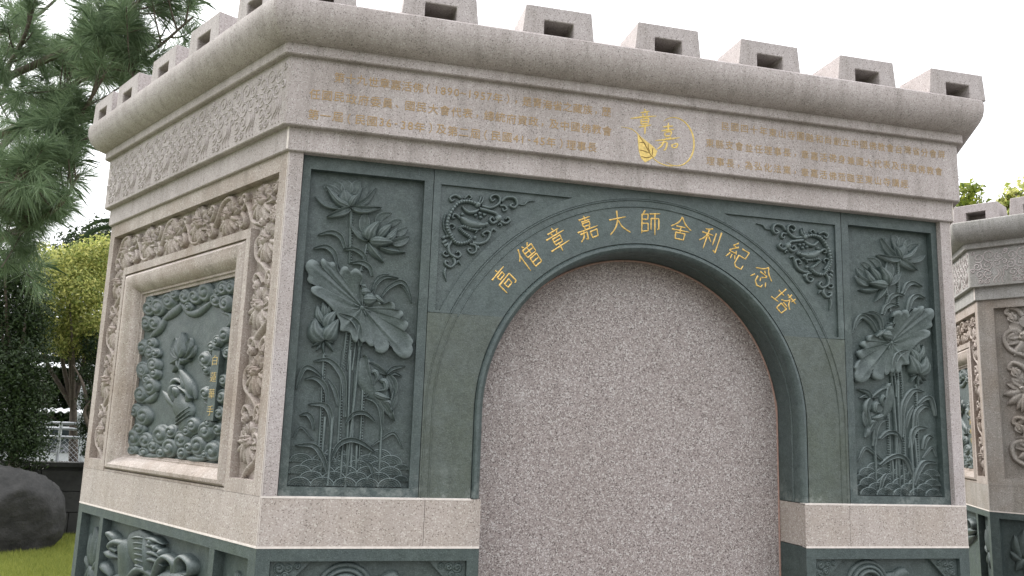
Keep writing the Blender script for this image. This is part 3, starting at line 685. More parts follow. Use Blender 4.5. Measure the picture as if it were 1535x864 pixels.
    rb(F, s8, [(465, 770), (560, 778), (650, 740), (690, 650), (640, 622), (592, 655), (622, 680)], 48, 0.015, 'curl'); rb(F, s8, [(690, 650), (722, 595), (770, 612)], 38, 0.013, 'curl')
    rb(F, s8, [(790, 545), (815, 520), (840, 545), (815, 570)], 34, 0.011, 'petal')
    rb(G, s10, [(590, 165), (680, 200), (685, 290), (610, 325), (555, 262), (612, 240)], 48, 0.014, 'curl'); rb(G, s10, [(310, 110), (245, 220), (270, 330), (380, 392), (440, 350), (400, 292), (365, 320)], 56, 0.016, 'curl')
    rb(G, s10, [(255, 350), (200, 372), (152, 330), (190, 290), (222, 322)], 40, 0.013, 'curl'); rb(G, s10, [(330, 390), (345, 480), (280, 545), (200, 505), (190, 452), (245, 462)], 56, 0.015, 'curl')
    rb(G, s10, [(205, 550), (180, 640), (215, 780)], 58, 0.012, 'petal', 'ridge'); rb(G, s10, [(365, 490), (400, 450), (445, 515)], 60, 0.012, 'petal', 'ridge')
    for q in ((170, 60), (230, 40), (180, 130), (215, 180)): rb(G, s10, [(q[0] - 30, q[1] + 22), (q[0] + 34, q[1] - 22)], 52, 0.011, 'tube', 'dome', 5)
    for V, sc, x, y, r, h in knobs: knob(mb, V((x, y))[0], r * sc, h, w0, 12)
    dr = mb.mesh('dragon_carving', 'relief', smooth=True)
    dm = dr.copy(); co = np.zeros(len(dm.vertices) * 3); dm.vertices.foreach_get('co', co); co = co.reshape(-1, 3); co[:, 0] = 2 * AU - co[:, 0]
    dm.vertices.foreach_set('co', co.ravel()); dm.flip_normals()
    sp_ = [s for s in out if s.name == 'spandrel']
    sp_[0].kids.append(Spec('dragon_carving', dr)); sp_[1].kids.append(Spec('dragon_carving', dm))
    return out, arch
ARCH, ARCH_STONE = arch_specs()
def mirrored(spec):
    me = spec.mesh.copy(); co = np.zeros(len(me.vertices) * 3); me.vertices.foreach_get('co', co); co = co.reshape(-1, 3)
    co[:, 0] = W - co[:, 0]; me.vertices.foreach_set('co', co.ravel()); me.flip_normals()
    return Spec(spec.name, me, [mirrored(k) for k in spec.kids], spec.label, spec.kind)
LOTUS_R = mirrored(LOTUS)

# ------------------------------------------------------------------ vine scroll motif in granite
def vine_flower(mb, c, s, rot, w0, flip=1):
    """lotus head seen from the side with hanging petals; s = radius, rot = direction the petals hang"""
    def P(x, y):
        x *= flip; ca, sa = math.cos(rot), math.sin(rot); return (c[0] + s * (x * ca - y * sa), c[1] + s * (x * sa + y * ca))
    def pet(a, b, e, wd, h, sec='dome'): ribbon(mb, [P(*a), P(*b), P(*e)], wd * s, h, w0, n=9, k=5, kind='petal', sec=sec)
    h = 0.026
    for a in (150, 175, 115, 65, 30, 5):
        r = R_(a); pet((0.25 * math.cos(r), 0.1 + 0.25 * math.sin(r)), (0.6 * math.cos(r), 0.12 + 0.55 * math.sin(r)), (0.95 * math.cos(r), 0.05 + 0.85 * math.sin(r)), 0.55, h * .8, 'cup')
    for a, l in ((205, 1.05), (335, 1.05), (232, 1.1), (308, 1.1), (257, 1.0), (283, 1.0)):
        r = R_(a); pet((0.2 * math.cos(r), 0.05 + 0.2 * math.sin(r)), (0.62 * math.cos(r), 0.58 * math.sin(r)), (l * math.cos(r), l * math.sin(r)), 0.50, h, 'ridge')
    pet((0, 0.1), (0.02, -0.4), (0, -1.0), 0.48, h * 1.25, 'ridge')
    pet((-0.38, 0.1), (0, 0.02), (0.38, 0.1), 0.55, h * 1.35)
    for x, y in ((-0.18, 0.16), (0.05, 0.22), (0.22, 0.1), (-0.03, 0.02)): knob(mb, P(x, y), 0.11 * s, h * 1.6, w0, 8)
def vine_curl(mb, pts, wd, w0, h=0.021): ribbon(mb, pts, wd, h, w0, n=6 * len(pts), k=5, kind='curl')
def bud(mb, c, s, rot, w0):
    ca, sa = math.cos(rot), math.sin(rot)
    P = lambda x, y: (c[0] + s * (x * ca - y * sa), c[1] + s * (x * sa + y * ca))
    ribbon(mb, [P(0, 0.9), P(0, 0), P(0, -0.9)], 1.1 * s, 0.022, w0, n=9, k=5, kind='petal'); ribbon(mb, [P(-.1, .9), P(-.5, .2), P(-.1, -.5)], .55 * s, .024, w0, n=8, k=4, kind='petal'); ribbon(mb, [P(.1, .9), P(.5, .2), P(.1, -.5)], .55 * s, .024, w0, n=8, k=4, kind='petal')
    knob(mb, P(0, 0.35), .24 * s, .028, w0, 8)
def scroll(p0, p1, half, count, w0, first_flip=1, mat='granite_carved'):
    """flowers, S-stems and curls along the strip from p0 to p1"""
    p0 = np.array(p0); p1 = np.array(p1); L = np.linalg.norm(p1 - p0); d = (p1 - p0) / L; nrm = np.array([-d[1], d[0]]); out = []
    ang = math.atan2(d[1], d[0]); step = L / count
    at = lambda t, o: p0 + d * t + nrm * o
    for i in range(count):
        f = first_flip if i % 2 == 0 else -first_flip; t = (i + 0.5) * step
        mb = MB(); vine_flower(mb, at(t, -0.10 * half * f), half * random.uniform(.9, 1.1), (0.40 * f) + random.uniform(-.3, .3), w0, f)
        out.append(Spec('vine_flower', mb.mesh('vine_flower', mat, smooth=True)))
        mb = MB(); ribbon(mb, [at(t - .62 * step, -.65 * half * f), at(t - .40 * step, -.05 * half * f), at(t - .22 * step, .72 * half * f), at(t + .02 * step, .86 * half * f), at(t + .12 * step, .45 * half * f), at(t + .02 * step, .12 * half * f)], 0.24 * half, .022, w0, n=26, k=5, kind='tube')
        out.append(Spec('vine_stem', mb.mesh('vine_stem', mat, smooth=True)))
        mb = MB(); q = t + .47 * step
        vine_curl(mb, [at(q - .10 * step, -.10 * half * f), at(q, -.30 * half * f), at(q + .05 * step, -.62 * half * f), at(q - .05 * step, -.78 * half * f), at(q - .09 * step, -.56 * half * f), at(q - .03 * step, -.5 * half * f)], .24 * half, w0)
        vine_curl(mb, [at(q - .10 * step, .10 * half * f), at(q + .02 * step, .30 * half * f), at(q + .06 * step, .62 * half * f), at(q - .03 * step, .76 * half * f), at(q - .07 * step, .55 * half * f), at(q - .02 * step, .5 * half * f)], .24 * half, w0)
        out.append(Spec('vine_curl', mb.mesh('vine_curl', mat, smooth=True)))
        for sgn in (-1, 1):
            mb = MB(); bud(mb, at(t + .36 * step, sgn * .55 * half), half * .30, ang + math.pi / 2 + sgn * .5, w0)
            out.append(Spec('vine_bud', mb.mesh('vine_bud', mat, smooth=True)))
    return out

# ------------------------------------------------------------------ framed face: granite border with vine scroll, moulded frame, green relief
WS, WP = -0.030, -0.056
def framed_specs():
    us = [0, .05, .207, .235, 1.302, 1.330, 1.487, WL]; vs = [Z_BAND + .001, 1.470, 2.220, 2.250, 2.405, Z_BODY]
    n, s = 0.0, WS
    ws = [[n, n, n, n, n, n, n][:3] + [None] + [n, n, n], [n, s, n, None, n, s, n], [n, s, n, n, n, s, n], [n, s, s, s, s, s, n], [n] * 7]
    mb = MB(); cells(mb, us, vs, ws)
    kids = scroll((.128, 1.475), (.128, 2.30), .074, 4, WS, 1) + scroll((1.409, 1.475), (1.409, 2.30), .074, 4, WS, -1) + scroll((.06, 2.328), (1.48, 2.328), .072, 6, WS, 1)
    border = Spec('carved_border', mb.mesh('carved_border', 'granite_carved'), kids, label='granite border carved with flowering vine scroll')
    # moulded frame
    o = (.2355, 1.436, 1.3015, 2.2195); i_ = (.360, 1.500, 1.182, 2.120)
    prof = [(0, -.03), (0, -.010), (.06, -.004), (.16, .004), (.34, .005), (.52, -.003), (.68, -.018), (.78, -.030), (.80, -.036), (.88, -.036), (.90, -.044), (1.0, -.046), (1.0, -.07)]
    mb = MB(); rows = []
    for t, wz in prof:
        a, b, c, d = [o[k] + (i_[k] - o[k]) * t for k in range(4)]; rows.append([(a, b, wz), (c, b, wz), (c, d, wz), (a, d, wz)])
    mb.grid(np.array(rows), closed=True)
    frame = Spec('picture_frame', mb.mesh('picture_frame', 'granite_carved', angle=0.6))
    # sill strip under the frame
    mb = MB(); mb.box((.2355, Z_BAND + .001, -.05), (1.3015, 1.4355, -.002)); sill = Spec('frame_sill', mb.mesh('frame_sill', 'granite_carved'))
    # green relief
    mb = MB(); mb.box((.34, 1.48, -.12), (1.20, 2.14, WP)); kids = []
    H = Crop(5, 185, 410, 5.76, WP + .01); I = Crop(5, 180, 550, 5.76, WP + .01)
    px = 1 / (5.76 * 372)
    def C_(V, x, y, r, h=.026, sq=1.0):
        c = V((x, y))[0]
        if not (.345 + .3 * r * px < c[0] < 1.195): return
        m2 = MB(); f = 1 if (x + y) % 2 else -1; curl(m2, (x, y), r * 1.14, h * .80, WP, f, 1.6, (x * 7 + y) % 6, nr=11, na=32, sq=.80); pxmap(m2, V)
        for v_ in m2.v: v_[:, 0] = np.clip(v_[:, 0], .3605, 1.1815); v_[:, 1] = np.clip(v_[:, 1], 1.5005, 2.1195)
        kids.append(Spec('cloud_curl', m2.mesh('cloud_curl', 'relief_soft', smooth=True)))
    for q in [(220, 300, 62), (295, 290, 70), (390, 240, 66), (445, 185, 50), (535, 205, 62), (620, 200, 62), (705, 160, 76), (565, 290, 40), (800, 230, 56), (885, 260, 68), (865, 130, 62), (935, 120, 58), (815, 165, 40), (200, 430, 62), (270, 430, 58),
              (240, 240, 48), (875, 530, 62), (812, 585, 48), (770, 640, 52), (705, 745, 66), (905, 690, 52), (165, 640, 62), (232, 680, 62), (260, 790, 66), (165, 830, 62), (245, 605, 46), (280, 690, 40)]: C_(H, *q)
    for q in [(200, 40, 66), (262, 165, 72), (180, 240, 66), (300, 60, 50), (235, 110, 48), (135, 380, 56), (200, 425, 76), (120, 610, 78), (220, 640, 66), (165, 535, 56), (290, 690, 60), (350, 590, 80), (440, 560, 54), (425, 700, 76), (530, 630, 74),
              (580, 560, 54), (630, 510, 66), (670, 675, 80), (742, 560, 80), (800, 728, 84), (850, 540, 50), (600, 700, 50), (900, 120, 54), (885, 260, 62), (862, 400, 54), (740, 230, 54), (748, 30, 42), (110, 720, 52), (205, 740, 46), (355, 745, 50), (540, 745, 56), (770, 490, 50), (740, 760, 40)]: C_(I, *q)
    def tail(V, pts, wd, h=.02):
        m2 = MB(); ribbon(m2, pts, wd, h * .7, WP, n=14, k=6, kind='arch'); pxmap(m2, V); kids.append(Spec('cloud_tail', m2.mesh('cloud_tail', 'relief_soft', smooth=True)))
    tail(H, [(340, 400), (430, 330), (500, 260)], 70); tail(H, [(500, 270), (560, 340), (640, 335), (760, 235)], 66); tail(H, [(230, 550), (300, 480), (350, 390)], 60); tail(H, [(835, 335), (912, 362), (915, 420), (870, 470)], 40, .014)
    tail(I, [(200, 300), (260, 280), (310, 220)], 60); tail(I, [(700, 25), (770, 20), (790, 70), (755, 115)], 40, .016); tail(I, [(715, 310), (760, 320), (780, 270)], 40, .014); tail(I, [(620, 740), (690, 775), (760, 730)], 46); tail(I, [(560, 790), (650, 800), (760, 790)], 60); tail(I, [(150, 760), (260, 770), (380, 775)], 56)
    # the raised hand
    m2 = MB()
    def hb(pts, wd, h, kind='petal', sec='dome', lift=0.0, V=I): m3 = MB(); ribbon(m3, pts, wd, h * .62, WP, n=16, k=8, kind=kind, sec=sec, lift=lift); pxmap(m3, V); [m2.add(v_, f_) for v_, f_ in [(np.concatenate(m3.v), m3.f)]]
    hb([(552, 560), (555, 470), (545, 400)], 125, .030, 'tube'); hb([(565, 470), (540, 370), (515, 300), (520, 215)], 185, .034)
    hb([(505, 380), (450, 310), (412, 265), (372, 208)], 66, .032, 'blade'); hb([(470, 300), (455, 230), (470, 175), (520, 175)], 60, .044, 'arch'); hb([(500, 270), (500, 200), (470, 180)], 60, .046, 'petal')
    hb([(480, 230), (462, 150), (490, 115), (530, 140)], 52, .038, 'arch'); hb([(580, 300), (600, 190), (560, 90), (517, 12)], 80, .036, 'blade'); hb([(560, 230), (560, 150), (530, 70)], 60, .038, 'petal')
    hb([(600, 110), (625, 190), (640, 280)], 40, .022, 'arch')
    for k in range(3): hb([(490, 500 - 28 * k), (545, 470 - 34 * k), (606, 415 - 34 * k)], 20, .040, 'tube')
    kids.append(Spec('hand', m2.mesh('hand', 'relief_soft', smooth=True), label='raised hand with bracelets holding a lotus by its stem'))
    m2 = MB()
    hb([(615, 275), (590, 215), (540, 180), (525, 165)], 22, .048, 'tube'); hb([(490, 860), (492, 800), (490, 740)], 20, .030, 'tube', V=H); hb([(515, 20), (500, -20), (490, -60)], 18, .030, 'tube')
    for pts, wd, h, sec in [([(485, 735), (432, 685), (412, 612)], 54, .026, 'cup'), ([(505, 735), (575, 695), (612, 622)], 60, .026, 'cup'), ([(490, 735), (448, 640), (452, 555)], 66, .030, 'cup'), ([(502, 735), (556, 645), (578, 558)], 66, .030, 'cup'),
                       ([(495, 735), (500, 620), (515, 510)], 84, .036, 'dome'), ([(492, 735), (475, 660), (478, 590)], 48, .042, 'dome'), ([(498, 735), (530, 670), (540, 590)], 50, .042, 'dome'), ([(480, 735), (445, 760), (402, 785)], 44, .028, 'ridge'), ([(490, 725), (515, 755), (495, 795)], 50, .034, 'ridge'), ([(480, 750), (455, 810), (420, 858)], 40, .026, 'ridge'), ([(500, 735), (545, 750), (580, 745)], 40, .028, 'ridge')]: hb(pts, wd, h, sec=sec, V=H)
    kids.append(Spec('held_lotus', m2.mesh('held_lotus', 'relief_soft', smooth=True)))
    # name plate
    q = np.vstack([H((797, 668), (862, 672)), I((832, 468), (768, 462))])
    m2 = MB(); m2.prism([tuple(x) for x in q], WP - .002, WP + .022); plate = Spec('name_plate', m2.mesh('name_plate', 'green'))
    kids.append(plate)
    relief = Spec('relief_panel', mb.mesh('relief_panel', 'green'), kids, label='green stone relief of a hand holding a lotus among curling clouds')
    ctr = [(q[0] + q[1]) / 2 * (1 - t) + (q[2] + q[3]) / 2 * t for t in (.14, .38, .62, .86)]
    return border, frame, sill, relief, ctr
BORDER, FRAME, SILL, RELIEF, PLATE_C = framed_specs()

# ------------------------------------------------------------------ incised clouds on the frieze
def cloud_cluster(mat='granite'):
    mb = MB()
    for x, y, r, f, r0 in ((.004, .062, .036, 1, .4), (-.052, .052, .029, -1, 2.6), (.056, .050, .025, -1, .2), (-.060, .002, .027, 1, 2.9), (-.008, .006, .032, -1, 1.4), (.042, .010, .025, 1, .3), (-.050, -.046, .025, -1, 2.8), (-.004, -.044, .027, 1, .9), (-.012, -.084, .017, -1, 1.2), (-.046, -.086, .013, 1, 2.6)):
        sp = [(x + r * q * math.cos(r0 + f * 2 * math.pi * 1.75 * q), y + r * q * math.sin(r0 + f * 2 * math.pi * 1.75 * q)) for q in np.linspace(.14, 1, 15)]
        ribbon(mb, sp, 0.0056, .0030, O_FRZ, n=42, k=3, kind='tube')
    for k in range(3): ribbon(mb, [(.040 + .015 * k, -.020), (.050 + .012 * k, -.050), (.022 + .020 * k, -.080), (.030 + .02 * k, -.100)], .0055, .0034, O_FRZ, n=14, k=3, kind='tube')
    for x, y, r, f in ((.082, .018, .016, 1), (.086, .080, .016, -1), (-.086, -.022, .014, 1), (-.080, .086, .012, -1)):
        ribbon(mb, [(x + r * q * math.cos(f * 9 * q), y + r * q * math.sin(f * 9 * q)) for q in np.linspace(.2, 1, 12)], .0058, .0036, O_FRZ, n=26, k=3, kind='tube')
    return mb.mesh('cloud_carving', mat, smooth=True)
CLOUD = cloud_cluster()
def cloud_specs(L, n):
    return [(Spec('cloud_carving', CLOUD), Matrix.Translation((L * (k + .5) / n, (Z_LB + Z_FRZ) / 2 + .004, 0))) for k in range(n)]

# ------------------------------------------------------------------ merlons
def merlon_mesh():
    mb = MB(); hb, ht, d, hh, hw = .121, .111, .17, .051, .050; H = .098
    outer = [(-hb, 0), (-hw, 0), (-hw, hh), (hw, hh), (hw, 0), (hb, 0), (ht, H), (-ht, H)]
    mb.prism(outer, -d, 0)
    mb.box((-hw, 0.0, -d + .001), (hw, hh, -d * .55))
    me = mb.mesh('merlon', 'granite'); 
    bm = bmesh.new(); bm.from_mesh(me); bmesh.ops.remove_doubles(bm, verts=bm.verts, dist=1e-6)
    bmesh.ops.bevel(bm, geom=[e for e in bm.edges if e.calc_length() > .03], offset=.0025, segments=1, affect='EDGES'); bm.to_mesh(me); bm.free()
    return me
MERLON = merlon_mesh()

# ------------------------------------------------------------------ vine face of the neighbour
def vine_face_specs():
    us = [0, .085, WL - .085, WL]; vs = [Z_BAND + .001, 1.468, 2.412, Z_BODY]
    mb = MB(); cells(mb, us, vs, [[0] * 3, [0, WS, 0], [0] * 3])
    kids = []
    for uc, f in ((.235, 1), (.590, -1), (.947, 1), (1.302, -1)):
        kids += scroll((uc, 1.485), (uc, 2.40), .125, 3, WS, f, 'grey_carved')
    return Spec('carved_vine_slab', mb.mesh('carved_vine_slab', 'grey_carved'), kids, label='granite slab carved with large lotus vine scroll')

# ------------------------------------------------------------------ green plinth blocks with sunk reliefs
def plinth_front(u0, u1, door_side):
    L = W
    us = [u0 + (.04 if u0 == 0 else .03), 0, 0]
    mb = MB(); a, b = u0 + .04, u1 - .036
    if u0 > 0: a, b = u0 + .036, u1 - .04
    zt = 1.250
    cells(mb, [u0, a, b, u1], [0.30, .42, zt, Z_BASE - .0015], [[0] * 3, [0, WS, 0], [0] * 3])
    ue = u1 if u0 == 0 else u0                       # deep reveal on the door side
    mb.add([(ue, .30, 0), (ue, Z_BASE - .0015, 0), (ue, Z_BASE - .0015, -D), (ue, .30, -D)], [(0, 1, 2, 3)])
    kids = []
    for s, uu in ((1, a), (-1, b)):
        m2 = MB(); tri = [(uu + s * .001, zt - .0005), (uu + s * .115, zt - .0005), (uu + s * .001, zt - .115)]
        m2.prism(tri, WS - .004, WS + .016)
        for (x, y, r, f) in ((.026, .022, .017, 1), (.052, .020, .014, -1), (.076, .016, .011, 1), (.022, .050, .014, -1), (.044, .042, .013, 1), (.018, .075, .011, 1)):
            curl(m2, (uu + s * x, zt - y), r, .010, WS + .012, f * s, 1.5, nr=8, na=20)
        kids.append(Spec('corner_scroll', m2.mesh('corner_scroll', 'green')))
    cu = (a + b) / 2
    m2 = MB()
    for k, (r, h) in enumerate(((.075, .012), (.060, .020), (.045, .026))):
        ribbon(m2, [(cu - .07 - r * math.cos(t), zt - .085 + r * math.sin(t) * .95) for t in np.linspace(-.3, 3.0, 8)], .017, h, WS, n=24, k=5, kind='tube')
    ribbon(m2, [(cu + .09, zt - .05), (cu + .05, zt - .06), (cu - .02, zt - .12)], .05, .02, WS, kind='petal'); ribbon(m2, [(cu + .03, zt - .045), (cu + .02, zt - .09), (cu + .04, zt - .16)], .06, .018, WS, kind='petal')
    for k in range(5): ribbon(m2, [(cu - .12 + .06 * k, zt - .16), (cu - .1 + .06 * k, zt - .24), (cu - .13 + .06 * k, zt - .32)], .05, .02, WS, kind='petal')
    kids.append(Spec('beast_carving', m2.mesh('beast_carving', 'relief_soft', smooth=True)))
    return Spec('plinth_block', mb.mesh('plinth_block', 'green'), kids)
def plinth_side():
    zt = 1.252
    us = [0, .045, .262, .296, 1.241, 1.275, 1.492, WL]; g = WS - .004
    mb = MB(); cells(mb, us, [0.30, .42, zt, Z_BASE - .0015], [[0] * 7, [0, g, 0, g, 0, g, 0], [0] * 7])
    kids = []
    for uc in (.153, 1.383):
        m2 = MB()
        for x, y, x2, y2, wd in ((0, -.20, 0, -.05, .10), (-.02, -.2, -.045, -.08, .07), (.02, -.2, .045, -.08, .07), (-.02, -.21, -.07, -.17, .05), (.02, -.21, .07, -.17, .05), (0, -.2, -.05, -.27, .05), (0, -.2, .05, -.27, .05), (0, -.2, 0, -.29, .04)):
            ribbon(m2, [(uc + x, zt + y), (uc + (x + x2) / 2 * 1.15, zt + (y + y2) / 2), (uc + x2, zt + y2)], wd, .022, g, kind='petal', sec='ridge')
        kids.append(Spec('lotus_carving', m2.mesh('lotus_carving', 'relief_soft', smooth=True)))
    J = Crop(5, 110, 750, 5.482, g); s = 1 / (5.482 * 370); m2 = MB()
    def r_(pts, wd, h, kind='petal', sec='dome'): m3 = MB(); ribbon(m3, pts, wd, h, g, n=18, k=6, kind=kind, sec=sec); pxmap(m3, J); m2.add(np.concatenate(m3.v), m3.f)
    r_([(600, 240), (570, 400), (620, 600)], 240, .030); r_([(640, 300), (660, 450), (650, 620)], 60, .040, 'tube', 'ridge')
    for k in range(6): r_([(530 + 10 * k, 310 + 46 * k), (590, 300 + 46 * k), (650, 310 + 50 * k)], 34, .036, 'arch')
    for k in range(4): r_([(640, 310 + 60 * k), (720, 320 + 55 * k), (790, 360 + 60 * k)], 60, .036)
    r_([(430, 340), (460, 400), (450, 620)], 120, .034, 'tube'); r_([(470, 360), (400, 340), (360, 380), (400, 420)], 70, .040, 'curl'); r_([(360, 340), (340, 270), (380, 300), (390, 380)], 50, .036, 'arch'); r_([(300, 420), (360, 450), (420, 470)], 80, .034); r_([(260, 500), (300, 560), (340, 620)], 80, .032)
    r_([(700, 620), (760, 500), (820, 460), (880, 520), (860, 620)], 60, .038, 'tube'); r_([(890, 600), (910, 500), (960, 460), (1020, 520), (1010, 600), (950, 600)], 60, .038, 'curl'); r_([(720, 640), (900, 640), (1040, 640)], 150, .034)
    for q in ((740, 390), (700, 340), (780, 430)): knob(m2, J(q)[0], 36 * s, .040, g, 10)
    r_([(480, 640), (600, 560), (720, 640)], 70, .034, 'arch'); r_([(300, 660), (600, 760), (1000, 720)], 260, .03)
    kids.append(Spec('beast_carving', m2.mesh('beast_carving', 'relief_soft', smooth=True), label='coiled scaly beast in relief'))
    return Spec('plinth_block', mb.mesh('plinth_block', 'green'), kids)
PLINTH_SIDE = plinth_side()

# ------------------------------------------------------------------ the towers
LINES_L = [('第十九世章嘉活佛（1890~1957年），是青海省之藏族，歷', (509, 115.6), (909, 169)), ('任國民政府委員、國民大會代表，總統府資政，及中國佛教會', (472, 141), (910, 197)), ('第一屆（民國36-38年）及第二屆（民國41-45年）理事長', (470, 170), (887.5, 223))]
LINES_R = [('民國四十年東山寺圓融和尚創立中國佛教會台灣省分會屏', (1087, 192), (1411, 230)), ('東縣支會並任理事長，章嘉活佛身兼國大代表及中國佛教會', (1064, 216), (1407, 256)), ('理事長，為弘化法業，章嘉活佛蒞臨至東山寺講經', (1065, 243), (1355.5, 275))]
def tower(loc, label, full):
    root = bpy.data.objects.new('memorial_tower', None); link(root); root.location = loc
    root.empty_display_size = .5
    tag(root, label, 'tower', 'memorial towers in a row')
    def part(name, mb, mat, label=None, **kw):
        if not full: mat = {'granite_ring': 'grey_ring', 'granite_base': 'grey_carved', 'granite': 'grey_ring'}.get(mat, mat)
        o = bpy.data.objects.new(name, mb.mesh(name, mat, **kw)); link(o, root)
        if label: o['label'] = label
        return o
    part('core', hexloft([(-.2, .0), (-.2, Z_BODY + .02)]), 'granite')
    part('foundation_step', hexloft([(.30, -.02), (.30, .148), (.296, .15), (0, .15)]), 'granite_base')
    part('foundation_step', hexloft([(.12, .15), (.12, .296), (.116, .30), (-.1, .30)]), 'granite_base')
    part('lower_band', hexloft([(-.2, Z_BODY), (O_LB - .003, Z_BODY), (O_LB, Z_BODY + .003), (O_LB, Z_LB), (-.1, Z_LB)]), 'granite_ring')
    frieze = part('frieze', hexloft([(-.1, Z_LB), (O_FRZ - .003, Z_LB), (O_FRZ, Z_LB + .003), (O_FRZ, Z_FRZ), (-.1, Z_FRZ)]), 'granite_ring', 'granite frieze band with engraved writing' if full else None)
    part('fillet', hexloft([(-.1, Z_FRZ), (O_FIL - .003, Z_FRZ), (O_FIL, Z_FRZ + .003), (O_FIL, Z_FIL), (-.1, Z_FIL)]), 'granite_ring')
    cor = [(-.1, Z_FIL), (.058, Z_FIL), (.076, Z_FIL + .005), (.094, Z_FIL + .017), (.108, Z_FIL + .034), (.118, Z_FIL + .055), (.1225, Z_FIL + .078), (.1232, Z_FIL + .098), (.1215, Z_FIL + .112), (.1165, Z_COR), (-.2, Z_COR)]
    part('cornice', hexloft(cor), 'granite_ring', angle=0.5)
    # joints at the corners and between courses
    for i in (0, 1, 5):
        c = np.array(HEX[i], float); ctr_ = np.array([W / 2, WL * S60]); 
        for o_, z0, z1 in ((O_LB, Z_BODY + .004, Z_LB), (0, Z_BAND, Z_BODY), (0, Z_BASE, Z_BAND)):
            pl = hexpoly(o_ + .0006, .0035)[2 * i:2 * i + 2]; pb = hexpoly(o_ - .01, .003)[2 * i:2 * i + 2]
            mb = MB(); mb.prism([tuple(pl[0]), tuple(pl[1]), tuple(pb[1]), tuple(pb[0])], z0, z1); part('mortar_joint', mb, 'mortar')
    # per face
    for f in range(6):
        L = FLEN[f]; FM = FACE[f]
        def put(spec): return inst(spec, root, FM)
        def block(name, poly, v0, v1, mat):
            if not full: mat = {'granite_base': 'grey_carved', 'granite': 'grey_carved'}.get(mat, mat)
            mb = MB(); plan_prism(mb, poly, v0, v1); o = bpy.data.objects.new(name, mb.mesh(name, mat)); link(o, root, FM); return o
        m = mitre(L, D); t = math.tan(math.pi / 6)
        if f == 0 and full:
            du0, du1 = AU - R_IN - .001, AU + R_IN + .001
            for a, b in ((0, du0), (du1, W)):
                poly = [(a, 0), (b, 0), (b if a == 0 else b - D * t, -D), (a + D * t if a == 0 else a, -D)]
                if a == 0: polys = [[(0, 0), (.4725, 0), (.4725, -D), (D * t, -D)], [(.4738, 0), (b, 0), (b, -D), (.4738, -D)]]
                else: polys = [[(a, 0), (1.9262, 0), (1.9262, -D), (a, -D)], [(1.9275, 0), (W, 0), (W - D * t, -D), (1.9275, -D)]]
                for pl_ in polys: block('granite_band', pl_, Z_BASE + .0005, Z_BAND, 'granite_base')
                inst(plinth_front(a, b, a == 0), root, FM)
                mb = MB(); mb.box((a, Z_BASE - .0035, -.02), (b, Z_BASE + .0025, .0012)); o = bpy.data.objects.new('mortar_joint', mb.mesh('mortar_joint', 'mortar')); link(o, root, FM)
                mb = MB(); mb.box((a, Z_BAND - .0025, -.03), (b - (.0 if a else .03), Z_BAND + .0022, .0008)); o = bpy.data.objects.new('mortar_joint', mb.mesh('mortar_joint', 'mortar')); link(o, root, FM)
            for a, b in ((0, .0445), (W - .0445, W)):
                poly = [(0, 0), (b, 0), (b, -b / t)] if a == 0 else [(a, 0), (W, 0), (a, -(W - a) / t)]
                block('corner_post', poly, Z_BAND + .0005, Z_BODY, 'granite')
            put(LOTUS); put(LOTUS_R)
            for s in ARCH: 
                o = put(s)
                if s is ARCH_STONE:
                    for k, ch in enumerate('高僧章嘉大師舍利紀念塔'):
                        a = R_(139.8 - 9.96 * k); g = bpy.data.objects.new('character', brush_char(ch, 'gold'))
                        link(g, o, Matrix.Translation((AU + .660 * math.cos(a), AV + .660 * math.sin(a), WG + .0004)) @ Matrix.Rotation(a - math.pi / 2, 4, 'Z') @ Matrix.Diagonal((.080, .086, .086, 1)))
            # door slab
            poly = [(AU - R_IN - .01, .16)] + [(AU - R_IN - .01, AV)] + arc(R_IN + .01, math.pi, 0, 60)[1:-1] + [(AU + R_IN + .01, AV), (AU + R_IN + .01, .16)]
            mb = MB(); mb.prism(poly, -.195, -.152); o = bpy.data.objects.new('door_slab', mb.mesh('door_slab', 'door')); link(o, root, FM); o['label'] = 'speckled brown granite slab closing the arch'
            mb = MB(); pth = [(AU - R_IN + .004, .31), (AU - R_IN + .004, AV)] + arc(R_IN - .004, math.pi, 0, 60)[1:-1] + [(AU + R_IN - .004, AV), (AU + R_IN - .004, .31)]
            for i in range(len(pth) - 1): pass
            ribbon(mb, pth, .007, .004, -.152, n=200, k=3, kind='tube'); o = bpy.data.objects.new('door_joint', mb.mesh('door_joint', 'joint')); link(o, root, FM)
            # inscription
            for body, p0, p1 in LINES_L + LINES_R:
                wts = [0.62 if c in '1234567890~-' else (0.9 if c in '（），、' else 1.0) for c in body]
                xs = np.cumsum(wts) - np.array(wts) / 2; xs = (xs - xs[0]) / (xs[-1] - xs[0])
                a, b = px_on(0, *p0, O_FRZ), px_on(0, *p1, O_FRZ); right = p0[0] > 1000
                vv = (a[1] + b[1]) / 2
                for c, x in zip(body, xs):
                    g = bpy.data.objects.new('character', glyph(c, .006, 'ochre_faint' if right else 'ochre', .0)); sz = .0355 if not right else .0335
                    if c in '1234567890': sz *= 1.05
                    link(g, frieze, FM @ Matrix.Translation((a[0] + (b[0] - a[0]) * x, vv + random.uniform(-.0012, .0012), O_FRZ + .0008)) @ Matrix.Diagonal((sz * (.98 if not right else .96), sz, sz, 1)))
            emblem(frieze, FM)
        else:
            block('granite_band', m, Z_BASE + .0005, Z_BAND, 'granite_base')
            mb = MB(); mb.box((0, Z_BASE - .0035, -.02), (L, Z_BASE + .0025, .0012)); o = bpy.data.objects.new('mortar_joint', mb.mesh('mortar_joint', 'mortar')); link(o, root, FM)
            framed = (f in (5, 1) and full) or (f == 4 and not full); vine = (f == 5 and not full)
